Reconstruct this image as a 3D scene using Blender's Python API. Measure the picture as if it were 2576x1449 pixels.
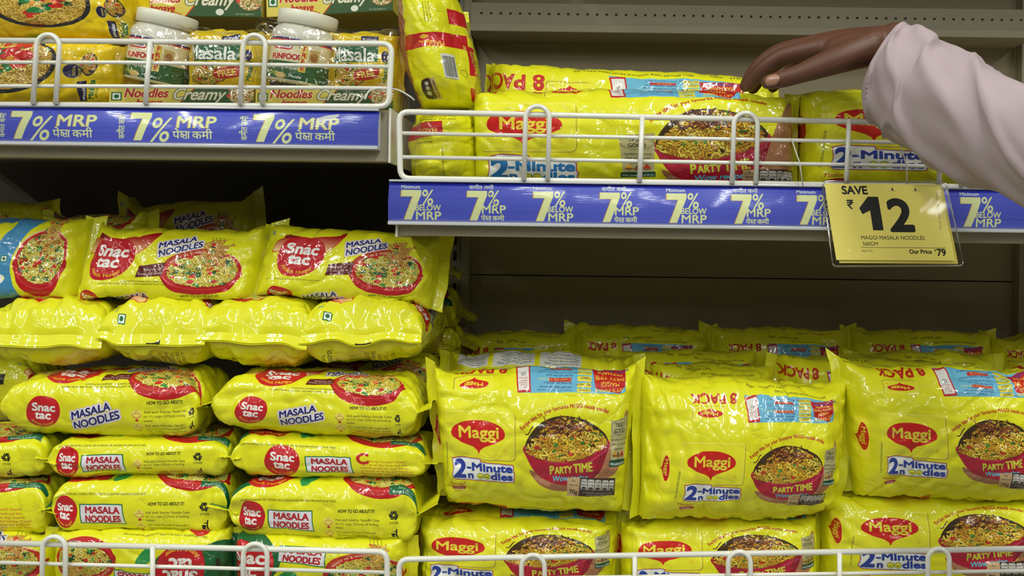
import bpy, bmesh, math, random
import numpy as np
from mathutils import Vector, Matrix, Euler

for o in list(bpy.data.objects):
    bpy.data.objects.remove(o)
SC = bpy.context.scene
COL = SC.collection
R = math.radians

# ---------------------------------------------------------------- camera
IW, IH = 2576, 1449
FPX = 2510.0            # focal length in pixels
CX, CY = 1500.0, 620.0  # where the optical axis meets the (cropped) frame
DIST = 1.2              # camera to the fence plane (y = 0)
ROLL = R(0.75)
cam_d = bpy.data.cameras.new('camera')
cam = bpy.data.objects.new('camera', cam_d)
COL.objects.link(cam)
cam_d.sensor_fit = 'HORIZONTAL'
cam_d.sensor_width = 36.0
cam_d.lens = FPX / IW * 36.0
cam_d.shift_x = (IW / 2 - CX) / IW
cam_d.shift_y = -(IH / 2 - CY) / IW
cam_d.clip_start = 0.02
cam.matrix_world = Matrix.Translation((0, -DIST, 0)) @ Matrix.Rotation(-ROLL, 4, 'Y') @ Matrix.Rotation(R(90), 4, 'X')
SC.camera = cam


def P(px, py, Y=0.0):
    """world point seen at pixel (px, py) of the frame at distance Y behind the fence plane"""
    dx, dy = px - CX, py - CY
    c, s = math.cos(ROLL), math.sin(ROLL)
    ux, uy = dx * c + dy * s, -dx * s + dy * c
    k = (DIST + Y) / FPX
    return Vector((ux * k, Y, -uy * k))


# ---------------------------------------------------------------- world, lamps, exposure
SC.view_settings.view_transform = 'Standard'
SC.view_settings.look = 'None'
SC.view_settings.exposure = 0.02
SC.view_settings.gamma = 1.0
SC.view_settings.use_curve_mapping = False
world = bpy.data.worlds.new('store')
SC.world = world
world.use_nodes = True
world.node_tree.nodes['Background'].inputs[0].default_value = (0.93, 1.0, 0.95, 1)
world.node_tree.nodes['Background'].inputs[1].default_value = 0.05


def tube_lamp(x, y, z, length, power, along_x=True, tilt=0):
    l = bpy.data.lights.new('fluorescent_lamp', 'AREA')
    l.shape = 'RECTANGLE'
    l.size, l.size_y = length, 0.10
    l.energy = power
    l.color = (0.98, 1.0, 0.91)
    o = bpy.data.objects.new('fluorescent_lamp', l)
    COL.objects.link(o)
    o.location = (x, y, z)
    o.rotation_euler = (R(tilt), 0, 0 if along_x else R(90))
    return o


# rows of ceiling tubes over the aisle, behind and beside the photographer
for x in (-2.9, -1.16, 0.55, 2.25):
    for y, w in ((-1.25, 22), (-2.95, 18), (-4.65, 15), (-6.35, 13)):
        tube_lamp(x, y, 1.58, 1.35, w, False)
# ---------------------------------------------------------------- printing: a small vector rasteriser
rng = random.Random(7)
_txt = {}


def glyphs(s):
    """outlines of a string set in the built-in font, size 1, baseline 0, y up"""
    if s in _txt:
        return _txt[s]
    cu = bpy.data.curves.new('tmp', 'FONT')
    cu.body = s
    o = bpy.data.objects.new('tmp', cu)
    COL.objects.link(o)
    dg = bpy.context.evaluated_depsgraph_get()
    c = o.evaluated_get(dg).to_curve(dg)
    out = []
    for sp in c.splines:
        bp = sp.bezier_points
        n = len(bp)
        pts = []
        for i in range(n):
            a, b = bp[i], bp[(i + 1) % n]
            p0, p1, p2, p3 = (np.array(v[:2]) for v in (a.co, a.handle_right, b.handle_left, b.co))
            straight = np.abs(np.cross(p1 - p0, p3 - p0)) + np.abs(np.cross(p2 - p0, p3 - p0)) < 1e-5
            for t in ((0,) if straight else (0, .2, .4, .6, .8)):
                pts.append((1 - t) ** 3 * p0 + 3 * t * (1 - t) ** 2 * p1 + 3 * t * t * (1 - t) * p2 + t ** 3 * p3)
        if len(pts) > 2:
            out.append(np.array(pts))
    o.to_curve_clear()
    bpy.data.objects.remove(o)
    bpy.data.curves.remove(cu)
    w = max([p[:, 0].max() for p in out] or [0.3])
    _txt[s] = (out, w)
    return _txt[s]


def ccw(p):
    x, y = p[:, 0], p[:, 1]
    return p if np.sum(x * np.roll(y, -1) - y * np.roll(x, -1)) > 0 else p[::-1]


def ell(cx, cy, rx, ry, n=48, a0=0, a1=360):
    t = np.radians(np.linspace(a0, a1, n, endpoint=(a1 - a0) % 360 != 0))
    return np.stack([cx + rx * np.cos(t), cy + ry * np.sin(t)], 1)


def rrect(x0, y0, x1, y1, r):
    q = []
    for cx, cy, a in ((x1 - r, y1 - r, 0), (x0 + r, y1 - r, 90), (x0 + r, y0 + r, 180), (x1 - r, y0 + r, 270)):
        q.append(ell(cx, cy, r, r, 7, a, a + 90.001))
    return np.concatenate(q)


def smooth(pts, n=8, closed=True):
    """Catmull-Rom through the points"""
    p = np.array(pts, float)
    m = len(p)
    out = []
    for i in range(m if closed else m - 1):
        g = (lambda k: p[k % m]) if closed else (lambda k: p[min(max(k, 0), m - 1)])
        a, b, c, d = g(i - 1), g(i), g(i + 1), g(i + 2)
        for t in np.linspace(0, 1, n, endpoint=False):
            out.append(.5 * (2 * b + (c - a) * t + (2 * a - 5 * b + 4 * c - d) * t * t + (3 * b - a - 3 * c + d) * t ** 3))
    if not closed:
        out.append(p[-1])
    return np.array(out)


def place(polys, x, y, size, rot=0, sx=1, shear=0, anchor='l', w=0):
    dx = {'l': 0, 'c': -w / 2, 'r': -w}[anchor]
    c, s = math.cos(R(rot)), math.sin(R(rot))
    out = []
    for p in polys:
        u = (p[:, 0] + dx + shear * p[:, 1]) * size * sx
        v = -p[:, 1] * size
        out.append(np.stack([x + u * c - v * s, y + u * s + v * c], 1))
    return out


class Art:
    def __init__(self, w, h, bg, S=2.0):
        self.w, self.h, self.S = w, h, S
        self.img = np.empty((int(round(h * S)), int(round(w * S)), 3), np.float32)
        self.img[:] = np.array(bg, np.float32) / 255
        self.ox = self.oy = 0
        self.flip = None     # (cx, cy): draw turned half round that point

    def _t(self, p):
        p = np.asarray(p, float)
        if self.flip:
            p = np.array([2 * self.flip[0], 2 * self.flip[1]]) - p
        return (p + np.array([self.ox, self.oy])) * self.S

    def fill(self, polys, col, alpha=1.0, grad=None):
        """grad = (colour at y1, y0, y1): a printed colour run from col at y0"""
        if isinstance(polys, np.ndarray):
            polys = [polys]
        polys = [self._t(p) for p in polys if len(p) > 2]
        if not polys:
            return
        H, W = self.img.shape[:2]
        al = np.concatenate(polys)
        x0, y0 = max(0, int(math.floor(al[:, 0].min()))), max(0, int(math.floor(al[:, 1].min())))
        x1, y1 = min(W, int(math.ceil(al[:, 0].max())) + 1), min(H, int(math.ceil(al[:, 1].max())) + 1)
        if x1 <= x0 or y1 <= y0:
            return
        w, h = x1 - x0, y1 - y0
        SS = 4
        e0 = al
        e1 = np.concatenate([np.roll(p, -1, 0) for p in polys])
        ax, ay, bx, by = e0[:, 0] - x0, (e0[:, 1] - y0) * SS, e1[:, 0] - x0, (e1[:, 1] - y0) * SS
        sg = np.where(by > ay, 1.0, -1.0)
        lo, hi = np.minimum(ay, by), np.maximum(ay, by)
        k0 = np.clip(np.ceil(lo - .5), 0, h * SS).astype(int)
        k1 = np.clip(np.ceil(hi - .5), 0, h * SS).astype(int)
        n = np.maximum(k1 - k0, 0)
        if n.sum() == 0:
            return
        idx = np.repeat(np.arange(len(n)), n)
        k = np.arange(n.sum()) - np.repeat(np.cumsum(n) - n, n) + k0[idx]
        t = (k + .5 - ay[idx]) / (by[idx] - ay[idx])
        xx = np.clip(ax[idx] + t * (bx[idx] - ax[idx]), 0, w)
        f = np.floor(xx).astype(int)
        fr = xx - f
        acc = np.zeros((h, w + 2), np.float32)
        np.add.at(acc, (k // SS, f), sg[idx] * (1 - fr) / SS)
        np.add.at(acc, (k // SS, f + 1), sg[idx] * fr / SS)
        m = np.clip(np.abs(np.cumsum(acc, 1)[:, :w]), 0, 1)[..., None] * alpha
        reg = self.img[y0:y1, x0:x1]
        c = np.array(col, np.float32) / 255
        if grad:
            t = np.clip((((np.arange(y0, y1) + .5) / self.S - self.oy) - grad[1]) / (grad[2] - grad[1]), 0, 1)[:, None, None]
            c = c + (np.array(grad[0], np.float32) / 255 - c) * t
        reg += (c - reg) * m

    def stroke(self, pts, width, col, alpha=1.0, closed=False):
        """one polyline or a list of them, round joints"""
        lines = pts if isinstance(pts, list) else [pts]
        polys = []
        h = width / 2
        for p in lines:
            p = np.asarray(p, float)
            q = np.concatenate([p, p[:1]]) if closed else p
            d = q[1:] - q[:-1]
            ln = np.hypot(d[:, 0], d[:, 1])
            for i in range(len(d)):
                if ln[i] > 1e-6:
                    nx, ny = -d[i, 1] / ln[i] * h, d[i, 0] / ln[i] * h
                    polys.append(ccw(np.array([[q[i, 0] + nx, q[i, 1] + ny], [q[i + 1, 0] + nx, q[i + 1, 1] + ny],
                                               [q[i + 1, 0] - nx, q[i + 1, 1] - ny], [q[i, 0] - nx, q[i, 1] - ny]])))
            if width * self.S > 1.6:
                for v in q:
                    polys.append(ell(v[0], v[1], h, h, 8))
        self.fill(polys, col, alpha)

    def text(self, s, x, y, size, col, anchor='l', rot=0, sx=1.0, shear=0, bold=0, outline=None, spread=0):
        """y is the baseline; bold / outline widths in art units"""
        g, w = glyphs(s)
        ps = place(g, x, y, size, rot, sx, shear, anchor, w)
        for oc, ow in (outline or ()):
            self.stroke(ps, ow, oc, closed=True)
            self.fill(ps, oc)
        self.fill(ps, col)
        if bold:
            self.stroke(ps, bold, col, closed=True)
        return w * size * sx

    def arc(self, s, cx, cy, r, a0, size, col, bold=0, sx=1, ry=None, inside=False, gap=1.0):
        """letters along an arc, start angle a0 (degrees, 0 = right, clockwise on the sheet)"""
        a = a0
        ry = ry or r
        prev = 0
        for i, ch in enumerate(s):
            g, w = glyphs(ch) if ch != ' ' else ([], .28)
            adv = (w + .06) * size * sx * gap
            da = math.degrees(adv / ((r + ry) / 2))
            mid = a + (da / 2 if not inside else -da / 2)
            x, y = cx + r * math.cos(R(mid)), cy + ry * math.sin(R(mid))
            tx, ty = -r * math.sin(R(mid)), ry * math.cos(R(mid))
            if inside:
                tx, ty = -tx, -ty
            rot = math.degrees(math.atan2(ty, tx))
            if g:
                ps = place(g, x, y, size, rot, sx, 0, 'c', w)
                self.fill(ps, col)
                if bold:
                    self.stroke(ps, bold, col, closed=True)
            a += da if not inside else -da

    def para(self, x, y, w, lines, size, col, lead=1.25, rot=0, bold=0):
        c, s = math.cos(R(rot)), math.sin(R(rot))
        for i, t in enumerate(lines):
            d = i * size * lead
            g, gw = glyphs(t)
            sx = min(1.0, w / max(gw * size, 1e-6)) if w else 1
            self.text(t, x - d * s, y + d * c, size, col, rot=rot, sx=sx, bold=bold)

    def image(self, name):
        H, W = self.img.shape[:2]
        im = bpy.data.images.new(name, W, H, alpha=False)
        px = np.ones((H, W, 4), np.float32)
        px[..., :3] = np.clip(self.img[::-1], 0, 1)
        im.pixels.foreach_set(px.ravel())
        im.update()
        im.pack()
        return im


# --- print colours
YEL = (231, 229, 30)
RED = (198, 20, 26)
DRED = (140, 16, 24)
WHITE = (240, 240, 236)
BLACK = (24, 22, 20)
NAVY = (38, 34, 108)
GREEN = (20, 98, 52)
SKY = (104, 178, 214)


def noodles(a, inside, n, wid, cols, bits, seed, dark=(120, 84, 20), length=34):
    """curly noodles and vegetable bits filling the region tested by inside(x, y)"""
    r = random.Random(seed)
    x0, y0, x1, y1, test = inside

    def pick():
        for _ in range(200):
            x, y = r.uniform(x0, x1), r.uniform(y0, y1)
            if test(x, y):
                return x, y
        return (x0 + x1) / 2, (y0 + y1) / 2
    for i in range(n):
        x, y = pick()
        th = r.uniform(0, 6.28)
        am, wl, ln = r.uniform(.6, 1.5) * wid * 1.3, r.uniform(4, 6) * wid, r.uniform(.5, 1.2) * length
        ph = r.uniform(0, 6.28)
        s = np.linspace(-ln / 2, ln / 2, 30)
        bend = r.uniform(-.02, .02)
        curl = r.choice((0, .5, 1.1))
        px, py = s + curl * am * np.cos(s / wl * 6.28 + ph), am * 1.25 * np.sin(s / wl * 6.28 + ph) + bend * s * s
        c, sn = math.cos(th), math.sin(th)
        q = np.stack([x + px * c - py * sn, y + (px * sn + py * c) * .8], 1)
        q = np.array([v for v in q if test(v[0], v[1])])
        if len(q) < 3:
            continue
        col = r.choice(cols)
        a.stroke(q, wid * 1.5, dark, .8)
        a.stroke(q, wid, col)
        a.stroke(q - np.array([.15, .3]) * wid, wid * .3, tuple(min(255, k + 45) for k in col), .6)
        if bits and r.random() < (.3 if i < n * .8 else .75):
            bits(a, r, *pick())


def bits_snack(a, r, x, y, big=1.0):
    k = r.random()
    s = r.uniform(5, 8.5) * big
    if k < .42:
        c = r.choice([(206, 30, 28), (180, 24, 26), (222, 60, 44)])
        p = ell(x, y, s, s * .7, 5, r.uniform(0, 90), 360 + r.uniform(0, 90))
        a.fill(p, c)
        a.fill(p * .5 + np.array([x, y - s * .2]) * .5, (236, 96, 76), .5)
    elif k < .8:
        c = r.choice([(40, 128, 62), (76, 164, 84), (120, 182, 90)])
        p = ell(x, y, s * .9, s * .7, 4, r.uniform(0, 90), 360 + r.uniform(0, 90))
        a.fill(p, c)
        a.fill(p * .45 + np.array([x, y - s * .2]) * .55, (150, 206, 130), .55)
    else:
        for _ in range(int(14 * big)):
            u, v = x + r.uniform(-s, s), y + r.uniform(-s * .7, s * .7)
            a.fill(ell(u, v, s * .3, s * .3, 8), r.choice([(22, 82, 48), (36, 106, 60), (14, 62, 38)]))


def bits_party(a, r, x, y):
    k = r.random()
    s = r.uniform(4.5, 9)
    if k < .25:
        a.fill(ell(x, y, s * .8, s * .8, 14), (70, 128, 44))
        a.fill(ell(x - s * .2, y - s * .25, s * .4, s * .35, 10), (130, 180, 84), .8)
    elif k < .5:
        a.stroke(np.array([[x - s, y + r.uniform(-3, 3)], [x + s, y + r.uniform(-3, 3)]]), s * .7, r.choice([(58, 104, 34), (92, 140, 50)]))
    elif k < .72:
        a.fill(ell(x, y, s, s * .7, 6), r.choice([(190, 56, 26), (206, 96, 30)]))
    else:
        a.fill(smooth([(x - s, y), (x, y - s * .8), (x + s, y), (x, y + s * .6)], 4), r.choice([(216, 170, 60), (196, 140, 40)]))


def veg_mark(a, x, y, s):
    a.fill(rrect(x, y, x + s, y + s, .5), (20, 104, 60))
    a.fill(rrect(x + s * .12, y + s * .12, x + s * .88, y + s * .88, .3), WHITE)
    a.fill(ell(x + s / 2, y + s / 2, s * .24, s * .24, 20), (20, 104, 60))


def red_drop(cx, cy, rx, ry):
    """red lozenge of the logo: wide ellipse with a point below"""
    top = ell(cx, cy, rx, ry, 40, 160, 380)
    tip = np.array([[cx + rx * .62, cy + ry * .72], [cx + rx * .22, cy + ry * 1.0], [cx + rx * .06, cy + ry * 1.25], [cx, cy + ry * 1.55],
                    [cx - rx * .06, cy + ry * 1.25], [cx - rx * .22, cy + ry * 1.0], [cx - rx * .62, cy + ry * .72]])
    return np.concatenate([top, tip])


def maggi_badge(a, x0, y0, x1, y1, yel=YEL, tile=True):
    w, h = x1 - x0, y1 - y0
    if tile:
        a.fill(rrect(x0 + 1.5, y0 + 2, x1 + 3, y1 + 3, w * .06), (140, 116, 6), .45)
        a.fill(rrect(x0 + 1, y0 + 1.5, x1 + 1.5, y1 + 2, w * .06), (190, 160, 20), .9)
        a.fill(rrect(x0, y0, x1, y1, w * .06), (250, 244, 120))
        a.fill(rrect(x0 + 1, y0 + 2, x1 - 1.5, y1 - 1.5, w * .055), (236, 232, 44))
    cx, cy = (x0 + x1) / 2 - w * .02, y0 + h * .47
    a.fill(red_drop(cx, cy, w * .385, h * .275), (206, 28, 24))
    a.text('Maggi', cx, cy + h * .09, h * .345, (238, 222, 60), 'c', sx=1.2, bold=h * .018)
    if tile:
        a.stroke(ell(x1 - w * .14, y1 - h * .2, w * .02, w * .02, 14), .5, RED, closed=True)


def two_minute(a, x, y, w, h, blue=(40, 64, 160)):
    """2-Minute noodles on its white stepped plate"""
    pl = np.array([[.02, .12], [.16, .02], [.46, .06], [.46, .18], [.98, .26], [.98, .55], [1.0, .6], [.98, 1.0], [.05, .98], [.0, .86], [.04, .5]])
    p = pl * np.array([w, h]) + np.array([x, y])
    a.stroke(p, h * .12, (196, 40, 40), closed=True)
    a.stroke(p, h * .07, (160, 170, 205), closed=True)
    a.fill(p, WHITE)
    a.text('2', x + w * .02, y + h * .9, h * 1.12, blue, sx=1.05, shear=.12, bold=h * .10)
    a.text('-Minute', x + w * .24, y + h * .54, h * .47, blue, sx=(w * .73) / (glyphs('-Minute')[1] * h * .47), bold=h * .05)
    t = h * .47
    k = (w * .72) / (4.05 * t)
    a.text('n', x + w * .25, y + h * .93, t, blue, sx=k * 1.1, bold=h * .05)
    for i in (0, 1):
        ex = x + w * (.455 + .105 * i)
        a.fill(ell(ex, y + h * .80, w * .055, h * .155, 20), (90, 150, 60))
        a.fill(ell(ex, y + h * .80, w * .045, h * .125, 20), (240, 226, 60))
        a.stroke(ell(ex, y + h * .79, w * .02, h * .06, 10, 20, 160), h * .03, (70, 70, 20))
    a.text('dles', x + w * .62, y + h * .93, t, blue, sx=(w * .35) / (glyphs('dles')[1] * t), bold=h * .05)


def party_bowl(a, cx, cy, w, seed=3, n=170, hand=True):
    """red bowl of noodles held by a hand; w = rim width"""
    u = w / 225.0
    T = lambda pts: np.array(pts, float) * u + np.array([cx, cy])
    skin = (176, 122, 84)
    if hand:
        a.fill(smooth(T([(88, 10), (116, -22), (150, -60), (168, -90), (178, -60), (172, 0), (150, 40), (120, 62), (96, 72)])), skin)
        a.fill(smooth(T([(-96, 52), (-60, 66), (0, 84), (60, 76), (98, 50), (120, 24), (110, 70), (60, 98), (-10, 108), (-60, 96), (-86, 74)])), (166, 112, 76))
        for k in range(3):
            a.fill(ell(cx + (-78 + 15 * k) * u, cy + (72 + 7 * k) * u, 9 * u, 7 * u, 16), (186, 134, 98))
    bowl = smooth(T([(-112, -4), (-104, 22), (-84, 54), (-58, 74), (0, 88), (58, 80), (92, 50), (108, 10), (112, -26), (60, -40), (-60, -30)]))
    a.fill(bowl, (176, 22, 52))
    a.fill(smooth(T([(112, -24), (108, 10), (92, 50), (76, 62), (86, 30), (96, 0)])), (140, 14, 40), .8)
    a.stroke(T([(-112, -4), (-84, 18), (-40, 30), (0, 30), (50, 16), (90, -6), (111, -24)]), 3 * u, (206, 60, 92))

    def inside(x, y):
        p, q = (x - cx) / u, (y - cy) / u
        top = -56 * math.sqrt(max(0, 1 - (p / 108) ** 2)) - 22 * math.exp(-((p + 4) / 50) ** 2) - p * .1
        bot = 26 - .0026 * p * p - p * .12
        return abs(p) < 108 and top < q < bot
    reg = (cx - 108 * u, cy - 84 * u, cx + 108 * u, cy + 30 * u, inside)
    a.fill(np.array([[x, y] for x, y in smooth(T([(-108, -2), (-80, -52), (-30, -78), (30, -76), (86, -52), (108, -22), (60, 10), (0, 24), (-60, 20)]))]), (64, 44, 16))
    noodles(a, reg, n, 4.4 * u, [(226, 186, 44), (214, 166, 34), (236, 204, 70), (200, 146, 30)], bits_party, seed, dark=(84, 62, 14), length=40 * u)
    for k in range(46):   # fried onion topping
        rr = random.Random(seed * 77 + k)
        x, y = cx + rr.gauss(-6, 30) * u, cy + (-54 + rr.gauss(0, 9)) * u
        t = np.linspace(0, 1, 7)
        th = rr.uniform(-1, 1)
        q = np.stack([x + (t - .5) * 26 * u * math.cos(th), y + ((t - .5) * 26 * math.sin(th) + 5 * np.sin(t * 5)) * u], 1)
        a.stroke(q, 2.6 * u, rr.choice([(84, 34, 22), (112, 52, 30), (60, 26, 20), (140, 74, 40)]))
    star = []
    for k in range(16):
        rd = (15 if k % 2 == 0 else 4) * u
        star.append([cx - 58 * u + rd * math.cos(k * .3927), cy - 36 * u + rd * .8 * math.sin(k * .3927)])
    a.fill(np.array(star), (56, 24, 16))
    g = (206, 214, 60)
    a.text('P', cx - 42 * u, cy + 60 * u, 30 * u, g, sx=.8, rot=-4, bold=2 * u)
    a.text('ARTY', cx - 27 * u, cy + 58 * u, 24 * u, g, sx=.78, rot=-6, bold=2 * u)
    a.text('TIME', cx + 24 * u, cy + 53 * u, 31 * u, g, sx=.78, rot=-8, bold=2 * u)
    a.text('Wow recipe', cx - 34 * u, cy + 78 * u, 20 * u, (96, 196, 220), sx=.95, shear=.2, rot=-5, bold=1.2 * u)
    a.text('Suggested Garnishing', cx + 64 * u, cy + 26 * u, 6 * u, (240, 150, 190), rot=-32)


def recipe_arc(a, cx, cy, w, size):
    """hand lettered line over the bowl"""
    t = 'Recipe idea for your favourite MAGGI masala noodles'
    full = sum(((glyphs(c)[1] if c != ' ' else .28) + .06) * size for c in t)
    r = w * .91
    a.arc(t, cx + w * .14, cy + w * .455, r, 225, size, (176, 40, 22), bold=size * .04, sx=r * math.radians(67) / full)


def truly_good(a, x, y, w, h):
    a.fill(np.array([[x, y + h * .06], [x + w, y], [x + w * .98, y + h * .85], [x + w * .12, y + h * .87]]), (186, 178, 128))
    a.stroke(ell(x + w * .5, y + h * .2, w * .47, h * .16, 30), .9, (60, 70, 50), closed=True)
    a.text('TRULY', x + w * .5, y + h * .19, h * .115, (40, 44, 36), 'c', bold=.5)
    a.text('GOOD', x + w * .5, y + h * .31, h * .115, (40, 44, 36), 'c', bold=.5)
    for i, t in enumerate(('Ingredients you know', 'Made with choicest', 'quality spices')):
        a.text(t, x + w * .53, y + h * (.47 + .09 * i), h * .066, (36, 34, 28), 'c', sx=.95)
    for i, c in enumerate(((226, 170, 30), (120, 84, 50), (190, 40, 24))):
        bx = x + w * (.28 + .25 * i)
        by = y + h * (.75 + .02 * (i % 2))
        a.fill(np.array([[bx - w * .12, by], [bx, by - h * .09], [bx + w * .12, by]]), c)
        a.fill(ell(bx, by, w * .125, h * .05, 14, 0, 180.001), (146, 96, 56))
    a.fill(np.array([[x + w * .06, y + h * .86], [x + w * 1.02, y + h * .83], [x + w * 1.02, y + h * .96], [x + w * .06, y + h]]), (18, 74, 54))
    a.text('With Goodness of IRON', x + w * .1, y + h * .965, h * .085, WHITE, rot=-2, sx=(w * .88) / (glyphs('With Goodness of IRON')[1] * h * .085), bold=.3)


def nutrition(a, x, y, w, h):
    a.fill(np.array([[x, y + h * .08], [x + w * .24, y + h * .04], [x + w * .24, y + h], [x, y + h]]), (206, 172, 128))
    a.text('If a', x + w * .12, y + h * .24, h * .13, BLACK, 'c')
    a.text('serve is', x + w * .12, y + h * .42, h * .13, BLACK, 'c')
    a.text('70g', x + w * .12, y + h * .86, h * .34, (60, 44, 30), 'c', sx=.8, bold=.7)
    a.fill(np.array([[x + w * .24, y + h * .05], [x + w * .93, y], [x + w * .95, y + h * .88], [x + w * .22, y + h]]), (62, 44, 34))
    for i, (t, v, q) in enumerate((('Energy', '299kcal', '15%'), ('Total Fat', '11.0g', '16%'), ('Saturated Fat', '4.8g', '24%'), ('Total Sugars', '1.5g', '2%'), ('Sodium', '820.6mg', '34%'))):
        ux = x + w * (.255 + .132 * i)
        a.fill(rrect(ux, y + h * .1, ux + w * .122, y + h * .62, w * .03), (206, 202, 196))
        a.text(t, ux + w * .06, y + h * .23, h * .105, BLACK, 'c', sx=min(1, w * .11 / (glyphs(t)[1] * h * .105)))
        a.text(v, ux + w * .06, y + h * .38, h * .105, BLACK, 'c', sx=min(1, w * .11 / (glyphs(v)[1] * h * .105)))
        a.fill(ell(ux + w * .06, y + h * .54, w * .045, h * .1, 16), (40, 34, 30))
        a.text(q, ux + w * .06, y + h * .58, h * .1, WHITE, 'c')
    a.text('% of guideline daily amount of an', x + w * .58, y + h * .77, h * .1, WHITE, 'c')
    a.text('average adult (2000 kcal)', x + w * .58, y + h * .9, h * .1, WHITE, 'c')


def recipe_panel(a, x0, y0, x1, y1):
    """blue recipe panel with phone, yellow strips and red flash"""
    w, h = x1 - x0, y1 - y0
    a.fill(np.array([[x0, y0], [x0 + w * .3, y0 + 4], [x0 + w * .6, y0], [x1 - 6, y0 + 4], [x1, y1], [x0 + w * .5, y1 - 5], [x0 + 12, y1]]), SKY)
    X = lambda f: x0 + w * f
    Yy = lambda f: y0 + h * f
    # written the other way up
    a.fill(np.array([[X(.66), Yy(.12)], [X(.98), Yy(.02)], [X(.99), Yy(.7)], [X(.92), Yy(.98)], [X(.7), Yy(.78)]]), (190, 28, 30))
    for i, t in enumerate(("LET'S MAKE", 'MAGGI', 'PARTY TIME', 'MAKHANI')):
        a.text(t, X(.83), Yy(.8 - .18 * i), h * .16, (232, 196, 60), 'c', rot=176, sx=.9, bold=.6)
    a.text('WOW RECIPE', X(.86), Yy(.1), h * .15, (60, 66, 150), 'c', rot=176, bold=.7)
    for i in range(6):
        yy = Yy(.08 + .15 * i)
        a.fill(np.array([[X(.54), yy], [X(.66), yy - 2], [X(.665), yy + h * .1], [X(.545), yy + h * .11]]), (232, 214, 60))
        a.text(('KEY INGREDIENT', 'CAULIFLOWER', 'FRENCH BEANS', 'CARROT', 'RED ONION', 'TOMATO')[i], X(.655), yy + 1, h * .075, BLACK, rot=180, sx=.8)
    for i in range(9):
        yy = Yy(.1 + .095 * i)
        if i % 4 == 1:
            a.fill(np.array([[X(.3), yy - 1], [X(.49), yy - 1], [X(.49), yy + h * .085], [X(.3), yy + h * .085]]), (190, 40, 40))
            a.text(('1. SPICE IT UP', '2. WAIT FOR THE WOW', '3. ENJOY')[i // 4], X(.485), yy, h * .08, (240, 220, 90), rot=180, sx=.9)
        else:
            a.text(('To see a step by step video of', 'this recipe scan and play it', 'Add green vegetables and toss', 'Cook on low flame for a minute', 'Garnish with fried onion')[i % 5], X(.5), yy, h * .075, (30, 40, 90), rot=180, sx=.85)
    c = np.array([[X(.0), Yy(.06)], [X(.12), Yy(.0)], [X(.15), Yy(.96)], [X(.035), Yy(1.0)]])
    a.fill(c, (196, 40, 44))
    m = c.mean(0)
    a.fill(m + (c - m) * np.array([.8, .84]), (226, 224, 220))
    a.stroke(rrect(m[0] - 5, m[1] - 12, m[0] + 5, m[1] - 2, 2.5), 1.1, (90, 90, 100), closed=True)
    a.stroke(ell(m[0], m[1] - 7, 2.4, 2.4, 14), 1, (90, 90, 100), closed=True)
    for i in range(5):
        a.text(('Show your', 'MAGGI', 'Creations', 'at us on', 'play')[i], m[0] + 11, m[1] + 4 + 7 * i, 6.5, (170, 50, 60), rot=180, sx=.8)


ATL = {}


class Sheet:
    """one wrapper unrolled: top, front, bottom, back panels, with a margin at both ends"""
    def __init__(self, key, L, a, b, m, bg, S):
        self.key, self.L, self.a, self.b, self.m = key, L, a, b, m
        self.W, self.H = L + 2 * m, 2 * (a + b)
        self.art = Art(self.W, self.H, bg, S)
        ATL[key] = self

    def panel(self, name):
        A = self.art
        A.ox = self.m
        A.oy = {'top': 0, 'front': self.b, 'bottom': self.a + self.b, 'back': self.a + 2 * self.b}[name]
        A.flip = None
        return A


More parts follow.
